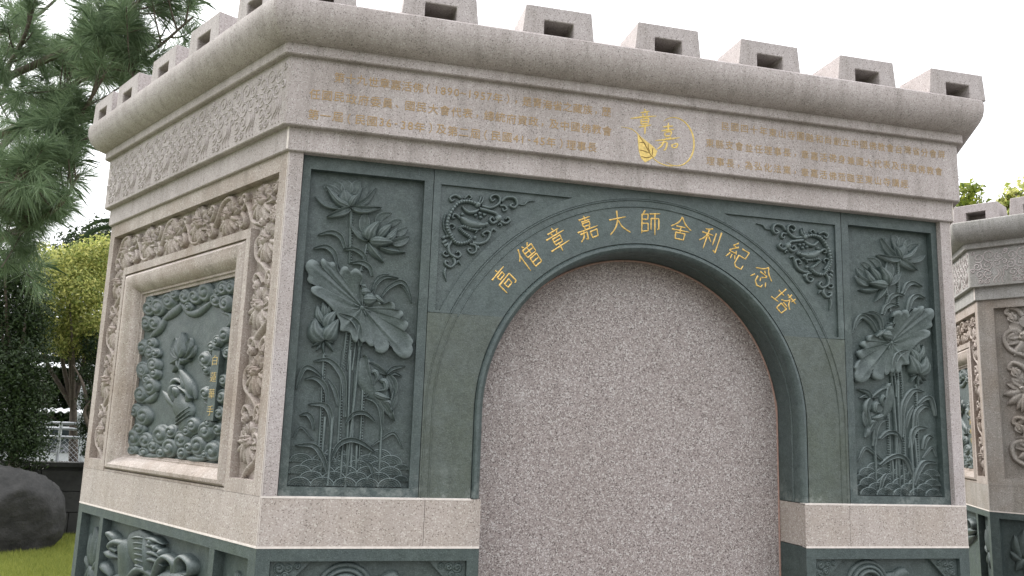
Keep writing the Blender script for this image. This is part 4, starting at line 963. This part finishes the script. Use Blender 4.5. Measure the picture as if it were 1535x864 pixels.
            if framed:
                for s in (BORDER, FRAME, SILL): put(s)
                o = put(RELIEF)
                for ch, c in zip('白蓮華手', PLATE_C):
                    g = bpy.data.objects.new('character', glyph(ch, .01, 'ochre2', -.012)); link(g, o, Matrix.Translation((c[0], c[1], WP + .0225)) @ Matrix.Diagonal((.050, .036, .05, 1)))
            elif vine: put(vine_face_specs())
            else: block('granite_wall', m, Z_BAND + .0005, Z_BODY, 'granite')
            if f in (1, 2, 4, 5): put(PLINTH_SIDE)
            else: block('plinth_block', m, .30, Z_BASE - .0015, 'green')
            if f in (1, 2, 4, 5):
                for s, mt in cloud_specs(L, 9):
                    o = bpy.data.objects.new(s.name, s.mesh); link(o, frieze, FM @ mt)
        # merlons
        if L == W: cs = [1.205 + .386 * k for k in range(-3, 4)]
        elif f in (4, 5): cs = [.055, .345, .715, 1.085, 1.440]
        else: cs = [.10, .435, .77, 1.10, 1.435]
        for c in cs:
            o = bpy.data.objects.new('merlon', MERLON); link(o, root, FM @ Matrix.Translation((c + random.uniform(-.004, .004), Z_COR - .001, .112 + random.uniform(-.003, .003))) @ Matrix.Rotation(random.uniform(-.012, .012), 4, 'Y') @ Matrix.Diagonal((random.uniform(.98, 1.02), random.uniform(.97, 1.03), 1, 1)))
    return root
M['joint'] = simple('door_sealant', (0.30, 0.19, 0.155), 0.7, 0, 0.25, 60)
def emblem(frieze, FM):
    V = Crop(0, 920, 150, 6.396, O_FRZ); s = 1 / (6.396 * 420); w0 = O_FRZ - .0005; mb = MB()
    th = np.linspace(R_(128), R_(-118), 40); c = V((590, 400))[0]; r1 = V((770, 400))[0][0] - c[0]; r2 = abs(V((590, 170))[0][1] - c[1])
    pts = [(c[0] + r1 * math.cos(a), c[1] + r2 * math.sin(a)) for a in th]
    sp = np.array(pts); rows = []
    for i, (u, v) in enumerate(sp):
        hw = .0012 + .0030 * math.sin(math.pi * i / 39) ** 1.0; d = np.array([u, v]) - c; d /= np.linalg.norm(d)
        rows.append([(u - d[0] * hw, v - d[1] * hw, w0), (u, v, w0 + .002), (u + d[0] * hw, v + d[1] * hw, w0)])
    mb.grid(np.array(rows))
    ribbon(mb, V((70, 258), (180, 285), (280, 380), (360, 470)), 9 * s, .0018, w0, n=14, k=3, kind='arch')
    ribbon(mb, V((360, 540), (430, 600), (520, 632), (590, 630)), 10 * s, .0018, w0, n=14, k=3, kind='tube')
    ol = V((228, 330), (300, 385), (370, 440), (418, 490), (400, 540), (340, 580), (300, 600), (262, 560), (240, 490), (232, 410)); mb.prism([tuple(p) for p in ol], w0, w0 + .0012)
    kids = []
    o = bpy.data.objects.new('emblem', mb.mesh('emblem', 'emblem')); link(o, frieze, FM); o['label'] = 'gold emblem of a ring growing from a veined leaf'
    mv = MB()
    for pts in ([(240, 340), (300, 430), (350, 520), (385, 560)], [(245, 410), (290, 410), (305, 440)], [(245, 480), (290, 490), (340, 510)], [(260, 540), (320, 555), (365, 540)], [(330, 420), (330, 460), (350, 500)], [(375, 460), (370, 500), (372, 530)]):
        ribbon(mv, V(*pts), 9 * s, .0012, w0 + .0012, n=10, k=3, kind='arch')
    v = bpy.data.objects.new('leaf_vein', mv.mesh('leaf_vein', 'vein')); link(v, frieze, FM)
    # two brush-written characters
    for strokes in ([[(290, 85), (305, 105)], [(255, 125), (345, 110)], [(275, 135), (285, 155)], [(325, 125), (310, 150)], [(160, 178), (280, 165), (408, 155)], [(262, 185), (262, 235)], [(265, 190), (330, 180), (330, 228)], [(265, 210), (328, 205)], [(262, 235), (330, 228)], [(240, 262), (360, 240)], [(298, 235), (300, 280), (298, 330)]],
                    [[(470, 262), (520, 255), (570, 250)], [(525, 220), (520, 290)], [(455, 298), (580, 282)], [(490, 312), (490, 350)], [(490, 312), (550, 305), (545, 345)], [(492, 350), (545, 345)], [(500, 365), (505, 378)], [(550, 355), (535, 378)], [(398, 392), (520, 378), (632, 362)], [(430, 420), (510, 405), (495, 475), (475, 480)], [(480, 390), (460, 440), (415, 475)], [(560, 430), (610, 420), (600, 455), (560, 460)], [(555, 425), (562, 462)]]):
        mb = MB()
        for st in strokes: ribbon(mb, V(*st), 17 * s, .0022, w0, n=9, k=3, kind='arch')
        o = bpy.data.objects.new('character', mb.mesh('character', 'emblem')); link(o, frieze, FM)
M['vein'] = simple('dark_gold_groove', (0.20, 0.125, 0.03), 0.6, 0, 0.2, 60)

tower((0, 0, 0), 'pink granite memorial tower with green lotus panels and a gold lettered arch', True)
tower((4.583, 0.064, 0.0), 'grey granite memorial tower with vine carved slab, partly hidden behind the gold lettered tower', False)
bpy.data.objects.remove(_fo)

# ------------------------------------------------------------------ surroundings
def at(x, y, depth):                                # pixel + distance along the view axis -> point
    d = FWD + RIGHT * (x - 767.5) / FPX - UP * (y - 432) / FPX
    return CAM + d * depth
def ground(x, y, z=0.0):
    d = FWD + RIGHT * (x - 767.5) / FPX - UP * (y - 432) / FPX
    return CAM + d * ((z - CAM[2]) / d[2])
def flat(name, pts, mat):
    mb = MB(); mb.add(pts, [tuple(range(len(pts)))]); o = bpy.data.objects.new(name, mb.mesh(name, mat)); link(o); o['kind'] = 'structure'; return o
flat('ground', [(-600, -600, -.03), (600, -600, -.03), (600, 600, -.03), (-600, 600, -.03)], 'earth')
flat('pavement', [(-1.6, -14, -.012), (16, -14, -.012), (16, 3.6, -.012), (-1.6, 3.6, -.012)], 'pave')
def unit(v): return v / (np.linalg.norm(v, axis=-1, keepdims=True) + 1e-9)
def tube(mb, pts, r0, r1, n=8, seg=None):
    P = np.asarray(pts, float); seg = seg or 5 * len(P)
    sp = np.stack([spline(np.stack([P[:, k], P[:, k]], 1), seg)[:, 0] for k in range(3)], 1)
    tg = unit(np.gradient(sp, axis=0)); up = np.array([0.31, 0.17, 0.94]); a = unit(np.cross(tg, up)); b = np.cross(tg, a)
    t = np.linspace(0, 1, len(sp)); rad = r0 + (r1 - r0) * t
    rows = [[sp[i] + rad[i] * (a[i] * math.cos(q) + b[i] * math.sin(q)) for q in np.linspace(0, 2 * math.pi, n, endpoint=False)] for i in range(len(sp))]
    mb.grid(np.array(rows), closed=True); return sp, tg
def tri_mesh(name, V, F, mat):
    me = bpy.data.meshes.new(name); n = len(V); m = len(F); k = F.shape[1]
    me.vertices.add(n); me.vertices.foreach_set('co', V.ravel()); me.loops.add(m * k); me.loops.foreach_set('vertex_index', F.ravel().astype(np.int32))
    me.polygons.add(m); me.polygons.foreach_set('loop_start', np.arange(0, m * k, k, dtype=np.int32)); me.polygons.foreach_set('loop_total', np.full(m, k, dtype=np.int32))
    me.update(calc_edges=True); me.materials.append(M[mat]); return me
def leaves(P, N, size, asp=0.5, jit=0.7):
    """diamond leaves at P facing about N"""
    n = len(P); nn = unit(N + jit * rng.normal(size=(n, 3))); r = rng.normal(size=(n, 3)); a = unit(np.cross(nn, r)); b = np.cross(nn, a)
    L = size * rng.uniform(.6, 1.35, (n, 1)); wv = L * asp
    bend = nn * L * .18
    V = np.stack([P - a * L * .5, P + b * wv * .5 + bend * .6, P + a * L * .5 - bend, P - b * wv * .5 + bend * .6], 1).reshape(-1, 3)
    return V, np.arange(4 * n).reshape(-1, 4)
def blobs(bl, n, shell=0.55):
    """points spread through ellipsoids, denser near the surface"""
    P, N = [], []; vol = np.array([b[1][0] * b[1][1] * b[1][2] for b in bl]) ** .67; cnt = (n * vol / vol.sum()).astype(int)
    for (c, r), k in zip(bl, cnt):
        d = unit(rng.normal(size=(k, 3))); q = (shell + (1 - shell) * rng.random((k, 1)) ** .6) * (1 + .12 * rng.normal(size=(k, 1)))
        P.append(np.array(c) + d * q * np.array(r)); N.append(d)
    return np.concatenate(P), np.concatenate(N)
def tree(name, label, cat, trunk, bl, n, size, mat, asp=.55, group=None, shell=.5, limbs=6, tr=.09):
    root = bpy.data.objects.new(name, None); link(root); base = np.array(trunk[0], float); root.location = base
    tag(root, label, cat, group)
    mb = MB(); tube(mb, np.array(trunk) - base, tr, tr * .5)
    top = np.array(trunk[-1])
    for k in range(limbs):
        c, r = bl[k % len(bl)]; e = np.array(c) + rng.normal(size=3) * np.array(r) * .4; mid = (top + e) / 2 + rng.normal(size=3) * .08
        tube(mb, [top - base - (0, 0, .1), mid - base, e - base], tr * .45, .008, 6)
    o = bpy.data.objects.new('trunk', mb.mesh('trunk', 'bark', smooth=True)); link(o, root)
    P, N = blobs(bl, n, shell); V, F = leaves(P - base, N, size, asp)
    o = bpy.data.objects.new('crown', tri_mesh('crown', V, F, mat)); link(o, root)
    return root

# --- pine on the left, long soft needles on up-curving limbs
def pine():
    base = ground(-75, 905); root = bpy.data.objects.new('pine_tree', None); link(root); root.location = base
    tag(root, 'tall pine with long soft needles on bare curving limbs beside the towers', 'tree')
    D0 = float((base - CAM) @ FWD)
    mb = MB(); trunk = [base, at(-66, 600, D0), at(-40, 300, D0), at(-26, 60, D0), at(-35, -160, D0)]
    tube(mb, np.array(trunk) - base, .13, .05, 10)
    d = D0
    limbs = [[(-20, 275, d), (55, 238, d - .3), (100, 203, d - .7), (135, 150, d - .9), (168, 92, d - 1.0)], [(-22, 215, d), (60, 168, d - .2), (118, 122, d - .5), (215, 85, d - .8), (290, 25, d - .9)],
             [(-20, 262, d), (70, 230, d - .6), (135, 206, d - 1.0)], [(-24, 150, d), (30, 70, d - .5), (62, -30, d - .7)], [(-22, 130, d), (90, 80, d - .7), (170, 40, d - .9), (235, -30, d - .9)],
             [(-34, 385, d), (5, 358, d - .4), (48, 346, d - .6)], [(-20, 360, d), (40, 340, d - .5), (92, 305, d - .8), (118, 262, d - .9)], 
             [(-20, 190, d), (10, 120, d + .3), (25, 20, d + .4)], [(-22, 340, d), (5, 300, d - .9), (30, 260, d - 1.3)], [(-22, 240, d), (20, 205, d + .5), (90, 150, d + .8), (150, 90, d + 1.0)],
             [(-22, 60, d), (60, 20, d + .5), (120, -40, d + .6)], [(-20, 300, d), (10, 320, d - .4), (45, 335, d - .6)], [(150, 60, d - .8), (190, 100, d - .9), (215, 140, d - 1.0)]]
    dens = [1.0, 1.5, .7, 1.3, 1.4, 1.9, 1.1, 1.4, 1.5, 1.0, .9, 1.3, .8]
    shoots = []
    def visible_gap(p):                              # keep the open windows of sky the crown really has
        q = p - CAM; z = q @ FWD; x = 767.5 + FPX * (q @ RIGHT) / z; y = 432 - FPX * (q @ UP) / z
        return (48 < x < 125 and -20 < y < 42) or (112 < x < 175 and 222 < y < 440) or (x > 66 and y > 345) or (55 < x < 112 and 48 < y < 78 and x < 95) or (x > 300 and y > -20) or (95 < x < 112 and 330 < y < 420)
    for L, dn in zip(limbs, dens):
        P = np.array([at(*q) for q in L]); sp, tg = tube(mb, P - base, .036 if len(L) > 3 else .026, .007, 7)
        sp = sp + base; ln = np.linalg.norm(np.diff(sp, axis=0), axis=1).sum()
        for k in range(int(ln * 9.5 * dn)):
            t = random.uniform(.28, 1.0); i = min(int(t * (len(sp) - 1)), len(sp) - 2); p = sp[i]
            dr = unit(tg[i] * .7 + rng.normal(size=3) * .75 + np.array([0, 0, .35])); l = random.uniform(.15, .55) * (1.15 - .5 * t)
            e = p + dr * l + np.array([0, 0, .06])
            if visible_gap(e): continue
            tube(mb, [p - base, (p + e) / 2 - base - (0, 0, .02), e - base], .008, .004, 5, 5)
            for q in range(3):
                s0 = p + (e - p) * random.uniform(.45, 1.0); sd_ = unit(dr * .8 + rng.normal(size=3) * .45 + np.array([0, 0, .35]))
                shoots.append((s0, sd_, random.uniform(.08, .20)))
    o = bpy.data.objects.new('trunk', mb.mesh('trunk', 'bark', smooth=True)); link(o, root)
    S = np.array([s[0] for s in shoots]); Dr = np.array([s[1] for s in shoots]); Ln = np.array([s[2] for s in shoots]); nn = 110
    n = len(S) * nn; ii = np.repeat(np.arange(len(S)), nn)
    t = rng.random((n, 1)); p = S[ii] + Dr[ii] * Ln[ii][:, None] * t
    rad = unit(np.cross(Dr[ii], rng.normal(size=(n, 3)))); nd = unit(Dr[ii] * rng.uniform(.35, 1.1, (n, 1)) + rad * rng.uniform(.35, .95, (n, 1)))
    l = rng.uniform(.13, .23, (n, 1)); droop = np.array([0, 0, -1.0]) * l * rng.uniform(.05, .45, (n, 1))
    sd2 = unit(np.cross(nd, rng.normal(size=(n, 3)))) * .0014
    m_ = p + nd * l * .55 + droop * .3; e = p + nd * l + droop
    V = np.stack([p - sd2, p + sd2, m_ + sd2 * .9, e, m_ - sd2 * .9], 1).reshape(-1, 3) - base
    F = np.arange(5 * n).reshape(-1, 5)
    o = bpy.data.objects.new('crown', tri_mesh('crown', V, F, 'needle')); link(o, root)
    print('needles', n)
pine()

# --- shrubs and trees behind
def sh(x, y, dp, r): return (at(x, y, dp), (r, r * .9, r))
g = ground(105, 800)
DW = float((g - CAM) @ FWD)
tree('golden_shrub', 'yellow green flowering shrub behind the garden wall', 'shrub', [ground(110, 790), at(110, 600, DW + .5)],
     [sh(95, 402, DW + .3, .34), sh(130, 390, DW + .5, .32), sh(70, 440, DW + .5, .32), sh(118, 440, DW + .2, .38), sh(150, 430, DW + .6, .4), sh(90, 475, DW + .3, .34), sh(135, 480, DW + .3, .36), sh(160, 380, DW + .8, .3), sh(60, 385, DW + 1.0, .25), sh(80, 505, DW + .4, .26), sh(110, 512, DW + .3, .26), sh(145, 515, DW + .4, .28)], 19000, .052, 'yleaf', .45, shell=.35)
tree('shaded_pine_foliage', 'added dark leaf mass standing in for the shaded lower foliage of the pine', 'tree', [ground(20, 795), at(22, 560, DW - .6)],  # added leaf mass: its dark leaf colour stands for the pine's shaded foliage
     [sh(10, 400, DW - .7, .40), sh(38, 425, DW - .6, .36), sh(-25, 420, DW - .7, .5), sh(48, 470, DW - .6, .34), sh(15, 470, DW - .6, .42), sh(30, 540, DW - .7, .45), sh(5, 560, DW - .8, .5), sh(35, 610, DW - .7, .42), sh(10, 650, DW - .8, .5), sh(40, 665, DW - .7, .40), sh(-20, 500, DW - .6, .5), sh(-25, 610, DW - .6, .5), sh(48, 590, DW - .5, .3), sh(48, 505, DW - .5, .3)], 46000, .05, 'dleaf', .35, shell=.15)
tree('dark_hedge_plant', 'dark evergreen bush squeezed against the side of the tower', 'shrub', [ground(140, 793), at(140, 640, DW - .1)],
     [sh(134, 560, DW + .1, .20), sh(142, 600, DW, .24), sh(138, 640, DW, .22), sh(146, 520, DW + .2, .26), sh(140, 675, DW - .1, .17), sh(112, 520, DW + .9, .34), sh(90, 512, DW + 1.0, .32)], 12000, .045, 'dleaf', .4, shell=.2)
HB = at(90, 640, 17.2)
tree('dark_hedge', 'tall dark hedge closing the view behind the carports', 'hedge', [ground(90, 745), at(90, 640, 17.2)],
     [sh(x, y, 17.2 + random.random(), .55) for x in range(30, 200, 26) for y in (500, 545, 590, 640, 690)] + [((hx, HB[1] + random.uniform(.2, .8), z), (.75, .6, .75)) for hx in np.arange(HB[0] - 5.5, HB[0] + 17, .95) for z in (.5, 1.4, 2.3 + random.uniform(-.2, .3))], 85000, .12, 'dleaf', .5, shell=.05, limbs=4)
gb = at(135, 420, 20.0)
tree('distant_tree', 'round dark green tree rising behind the golden shrub', 'tree', [(gb[0], gb[1], 0), (gb[0], gb[1], 3.2)],
     [sh(120, 385, 20, .7), sh(150, 372, 20.4, .75), sh(175, 380, 20.2, .7), sh(135, 400, 20, .8), sh(95, 410, 20.5, .6)], 7000, .12, 'dleaf', .5, shell=.3, tr=.15)
def palm():
    c = at(205, 350, 14.0); base = np.array([c[0], c[1], 0]); root = bpy.data.objects.new('palm_tree', None); link(root); root.location = base
    tag(root, 'palm with arching feathery fronds behind the round tree', 'tree')
    mb = MB(); tube(mb, [(0, 0, 0), (.05, .02, 1.6), (0, 0, c[2])], .12, .09, 10); o = bpy.data.objects.new('trunk', mb.mesh('trunk', 'bark', smooth=True)); link(o, root)
    top = c - base
    hd = unit(at(128, 352, 14.0) - c)
    for k in range(11):
        a = 2 * math.pi * k / 11; dirv = unit(hd * math.cos(a) + np.array([-hd[1], hd[0], 0]) * math.sin(a)); L = .95 if k == 0 else random.uniform(.7, .95)
        P = [top + dirv * L * t + np.array([0, 0, .30 * t * (1.25 - t) * 2 * L - .25 * t * t]) for t in np.linspace(0, 1, 12)]
        mb = MB(); tube(mb, P, .012, .004, 5, 14)
        for i in range(1, 12):
            for s in (-1, 1):
                for f in (0, .5):
                    p = P[i - 1] + (P[i] - P[i - 1]) * f; sd_ = np.cross(dirv, (0, 0, 1)) * s; e = p + sd_ * .20 * (1.15 - i / 12) + dirv * .12 - np.array([0, 0, .10])
                    w_ = np.array([0, 0, .012]); mb.add([p - w_, p + w_, (p + e) / 2 + w_ * .9 + np.array([0, 0, .03]), e], [(0, 1, 2, 3)])
        o = bpy.data.objects.new('frond', mb.mesh('frond', 'dleaf')); link(o, root)
palm()
c1 = at(1452, 345, 13.0); c2 = at(1540, 322, 12.0)
tree('leafy_tree', 'sparse leafy green tree showing between the two towers', 'tree', [(c1[0], c1[1], 0), (c1[0], c1[1], 2.6), c1],
     [sh(1446, 300, 13, .30), sh(1452, 330, 13, .4), sh(1438, 345, 13.2, .5), sh(1475, 345, 13, .36), sh(1460, 285, 13.1, .16)], 1500, .085, 'mleaf', .7, 'trees behind the towers', .3, tr=.06)
tree('leafy_tree', 'yellowing leafy tree rising behind the grey granite tower', 'tree', [(c2[0], c2[1], 0), (c2[0], c2[1], 2.7), c2],
     [sh(1520, 300, 12, .24), sh(1545, 300, 12, .36), sh(1525, 325, 12, .34), sh(1560, 330, 12.2, .5), sh(1505, 318, 12, .2)], 1700, .085, 'yleaf', .7, 'trees behind the towers', .25, tr=.06)

# --- boulder
def boulder():
    c = ground(-80, 832); root_p = c.copy(); dp = float((c - CAM) @ FWD)
    bm = bmesh.new(); bmesh.ops.create_icosphere(bm, subdivisions=5, radius=1)
    pl = [(unit(rng.normal(size=3)), rng.uniform(.58, .86)) for _ in range(18)]
    for v in bm.verts:
        d = np.array(v.co); r = 1.0
        for n_, k in pl:
            q = d @ n_
            if q > 1e-3: r = min(r, k / q)
        r *= 1.18 + .03 * mnoise.noise(Vector(d) * 2.5) + .045 * abs(mnoise.noise(Vector(d) * 6)) + .02 * mnoise.noise(Vector(d) * 14) + .014 * mnoise.noise(Vector(d) * 28)
        v.co = Vector((d[0] * r * .86, d[1] * r * .70, d[2] * r * .70 + .38))
    me = bpy.data.meshes.new('boulder'); bm.to_mesh(me); bm.free(); me.polygons.foreach_set('use_smooth', [True] * len(me.polygons)); me.materials.append(M['rock'])
    o = bpy.data.objects.new('boulder', me); link(o); o.location = root_p + np.array([0, .55, 0]); o.rotation_euler = (0, .12, .5)
    tag(o, 'large dark boulder lying on the grass', 'boulder')
boulder()

# --- lawn blades
def lawn():
    pts = []
    A_, B_, C_, D_ = ground(-60, 772), ground(135, 772), ground(125, 900), ground(-60, 900)
    n = 60000; s = rng.random((n, 1)) ** .6; t = rng.random((n, 1))
    P = (A_ * (1 - t) + B_ * t) * (1 - s) + (D_ * (1 - t) + C_ * t) * s; P[:, 2] = -.03
    keep = P[:, 1] < 99; P = P[keep]; n = len(P)
    hgt = rng.uniform(.035, .085, (n, 1)); d = rng.normal(size=(n, 3)) * .5; d[:, 2] = 1; d = unit(d); sd_ = unit(np.cross(d, rng.normal(size=(n, 3)))) * .0032
    V = np.stack([P - sd_, P + sd_, P + d * hgt], 1).reshape(-1, 3)
    o = bpy.data.objects.new('grass', tri_mesh('grass', V, np.arange(3 * n).reshape(-1, 3), 'grass')); link(o); tag(o, 'short yellow green lawn grass in front of the garden wall', 'grass', kind='stuff')
lawn()

# --- garden wall, wire fence, carports, car
X0, X1, YW = at(-120, 700, DW)[0], at(420, 700, DW)[0], g[1]
def wall():
    root = bpy.data.objects.new('garden_wall', None); link(root); root.location = (X0, YW, 0); tag(root, 'low dark stone garden wall behind the lawn', 'wall')
    hz = 0.92; L = X1 - X0; xs = 0.0; k = 0
    mb = MB(); mb.box((0, .02, -.1), (L, .30, hz)); o = bpy.data.objects.new('wall_core', mb.mesh('wall_core', 'wall')); link(o, root)
    for row in range(3):
        x = -.2 + .3 * (row % 2)
        while x < 3.6:
            mb = MB(); wv = random.uniform(.5, .7); mb.box((max(0, x + .008), -.012 * random.random(), row * .29 + .006), (x + wv - .008, .03, row * .29 + .284)); o = bpy.data.objects.new('stone_block', mb.mesh('stone_block', 'wall')); link(o, root); x += wv
    mb = MB(); mb.box((-.05, -.05, hz), (L, .36, hz + .06)); o = bpy.data.objects.new('coping', mb.mesh('coping', 'pave')); link(o, root); o.data.materials[0] = M['wall']
    rootf = bpy.data.objects.new('wire_fence', None); link(rootf); rootf.location = (X0, YW + .15, hz + .06); tag(rootf, 'galvanised pipe and wire fence standing on the garden wall', 'fence')
    for x in np.arange(.3, L, 1.5):
        mb = MB(); tube(mb, [(x, 0, 0), (x, 0, .56)], .024, .024, 8, 4); o = bpy.data.objects.new('post', mb.mesh('post', 'steel')); link(o, rootf)
    for z in (.35, .47, .55):
        mb = MB(); tube(mb, [(0, 0, z), (L, 0, z)], .020, .020, 8, 4); o = bpy.data.objects.new('rail', mb.mesh('rail', 'steel')); link(o, rootf)
    mb = MB()
    for x in np.arange(-.4, 4, .07):
        tube(mb, [(x, .01, 0), (x + .34, .01, .34)], .0022, .0022, 4, 2); tube(mb, [(x + .34, -.01, 0), (x, -.01, .34)], .0022, .0022, 4, 2)
    o = bpy.data.objects.new('chain_link', mb.mesh('chain_link', 'steel')); o['kind'] = 'stuff'; link(o, rootf)
wall()
def carport(x, y, dp, depth, drop, label):
    c = at(x, y, dp); root = bpy.data.objects.new('carport', None); link(root); root.location = (c[0], c[1], 0); tag(root, label, 'carport', 'carports beyond the fence')
    rows = []
    for yy, zz in ((0, c[2]), (depth, c[2] + drop)): rows.append([(xx, yy, zz + .016 * math.sin(xx * 2 * math.pi / .12)) for xx in np.arange(-2.0, 3.0, .015)])
    rows2 = [[(a, b, d + .012) for a, b, d in r] for r in rows[::-1]]
    mb = MB(); mb.grid(np.array(rows + rows2 + rows[:1])); o = bpy.data.objects.new('corrugated_roof', mb.mesh('corrugated_roof', 'tin')); link(o, root)
    for xx in (-1.8, .2, 2.6):
        for yy in (.2, depth - .2):
            mb = MB(); tube(mb, [(xx, yy, 0), (xx, yy, c[2])], .04, .04, 8, 3); o = bpy.data.objects.new('post', mb.mesh('post', 'steel')); link(o, root)
carport(100, 534, 15.0, 2.4, .22, 'carport with the higher white corrugated roof beyond the fence')
carport(104, 551, 14.0, .8, .10, 'narrow carport with the middle white corrugated roof beyond the fence')
carport(112, 619, 13.2, .5, .05, 'low shelter with white corrugated roof just behind the fence')
def car():
    c = at(88, 690, 15.5); root = bpy.data.objects.new('parked_car', None); link(root); root.location = (c[0] - .3, c[1], 0); root.rotation_euler = (0, 0, R_(12)); tag(root, 'white parked car seen through the wire fence', 'car')
    prof = [(-2.1, .35), (-2.15, .62), (-2.05, .84), (-1.2, .95), (-.55, 1.42), (.75, 1.45), (1.5, .98), (2.05, .90), (2.12, .60), (2.08, .35)]
    mb = MB(); rows = []
    for yy, ins in ((-.86, .04), (-.84, 0), (-.6, -.0), (.6, 0), (.84, 0), (.86, .04)):
        rows.append([(x, yy * (1 if z < 1.0 else .80), z - ins * (z > .5)) for x, z in prof])
    P = np.array(rows); mb.grid(P, closed=True); mb.add(P[0], [tuple(range(len(prof)))]); mb.add(P[-1], [tuple(range(len(prof)))]); o = bpy.data.objects.new('body', mb.mesh('body', 'carpaint', angle=.7)); link(o, root)
    for s in (-1, 1):
        for poly in ([(-1.05, .99), (-.5, 1.36), (.05, 1.38), (.05, .99)], [(.12, .99), (.12, 1.38), (.7, 1.38), (1.3, .99)]):
            mb = MB(); q = [(x, s * (.872 - .0 if z < 1 else .700), z) for x, z in poly]; mb.add(q + [(x, y - s * .03, z) for x, y, z in q], [(0, 1, 2, 3), (4, 5, 6, 7)]); o = bpy.data.objects.new('window', mb.mesh('window', 'carglass')); link(o, root)
    mb = MB(); q = [(-1.22, -.70, .97), (-1.22, .70, .97), (-.60, .62, 1.41), (-.60, -.62, 1.41)]; mb.add([(x - .02, y, z) for x, y, z in q], [(0, 1, 2, 3)]); o = bpy.data.objects.new('windscreen', mb.mesh('windscreen', 'carglass')); link(o, root)
    for x in (-1.35, 1.3):
        for s in (-1, 1):
            mb = MB(); mb.prism([(x + .31 * math.cos(a), .31 + .31 * math.sin(a)) for a in np.linspace(0, 2 * math.pi, 24, endpoint=False)], s * .70, s * .88, axis=1); o = bpy.data.objects.new('wheel', mb.mesh('wheel', 'rubber')); link(o, root)
            mb = MB(); mb.prism([(x + .19 * math.cos(a), .31 + .19 * math.sin(a)) for a in np.linspace(0, 2 * math.pi, 18, endpoint=False)], s * .86, s * .89, axis=1); r = bpy.data.objects.new('rim', mb.mesh('rim', 'steel')); link(r, o)
    for s in (-1, 1):
        mb = MB(); ribbon(mb, [(s * .5 - .2, .72), (s * .5 + .2, .72)], .16, .03, 0, n=8, kind='petal'); me = mb.mesh('headlight', 'steel', smooth=True); o = bpy.data.objects.new('headlight', me); link(o, root); o.matrix_local = Matrix.Translation((-2.10, 0, 0)) @ Matrix(((0, 0, -1, 0), (1, 0, 0, 0), (0, 1, 0, 0), (0, 0, 0, 1)))
car()
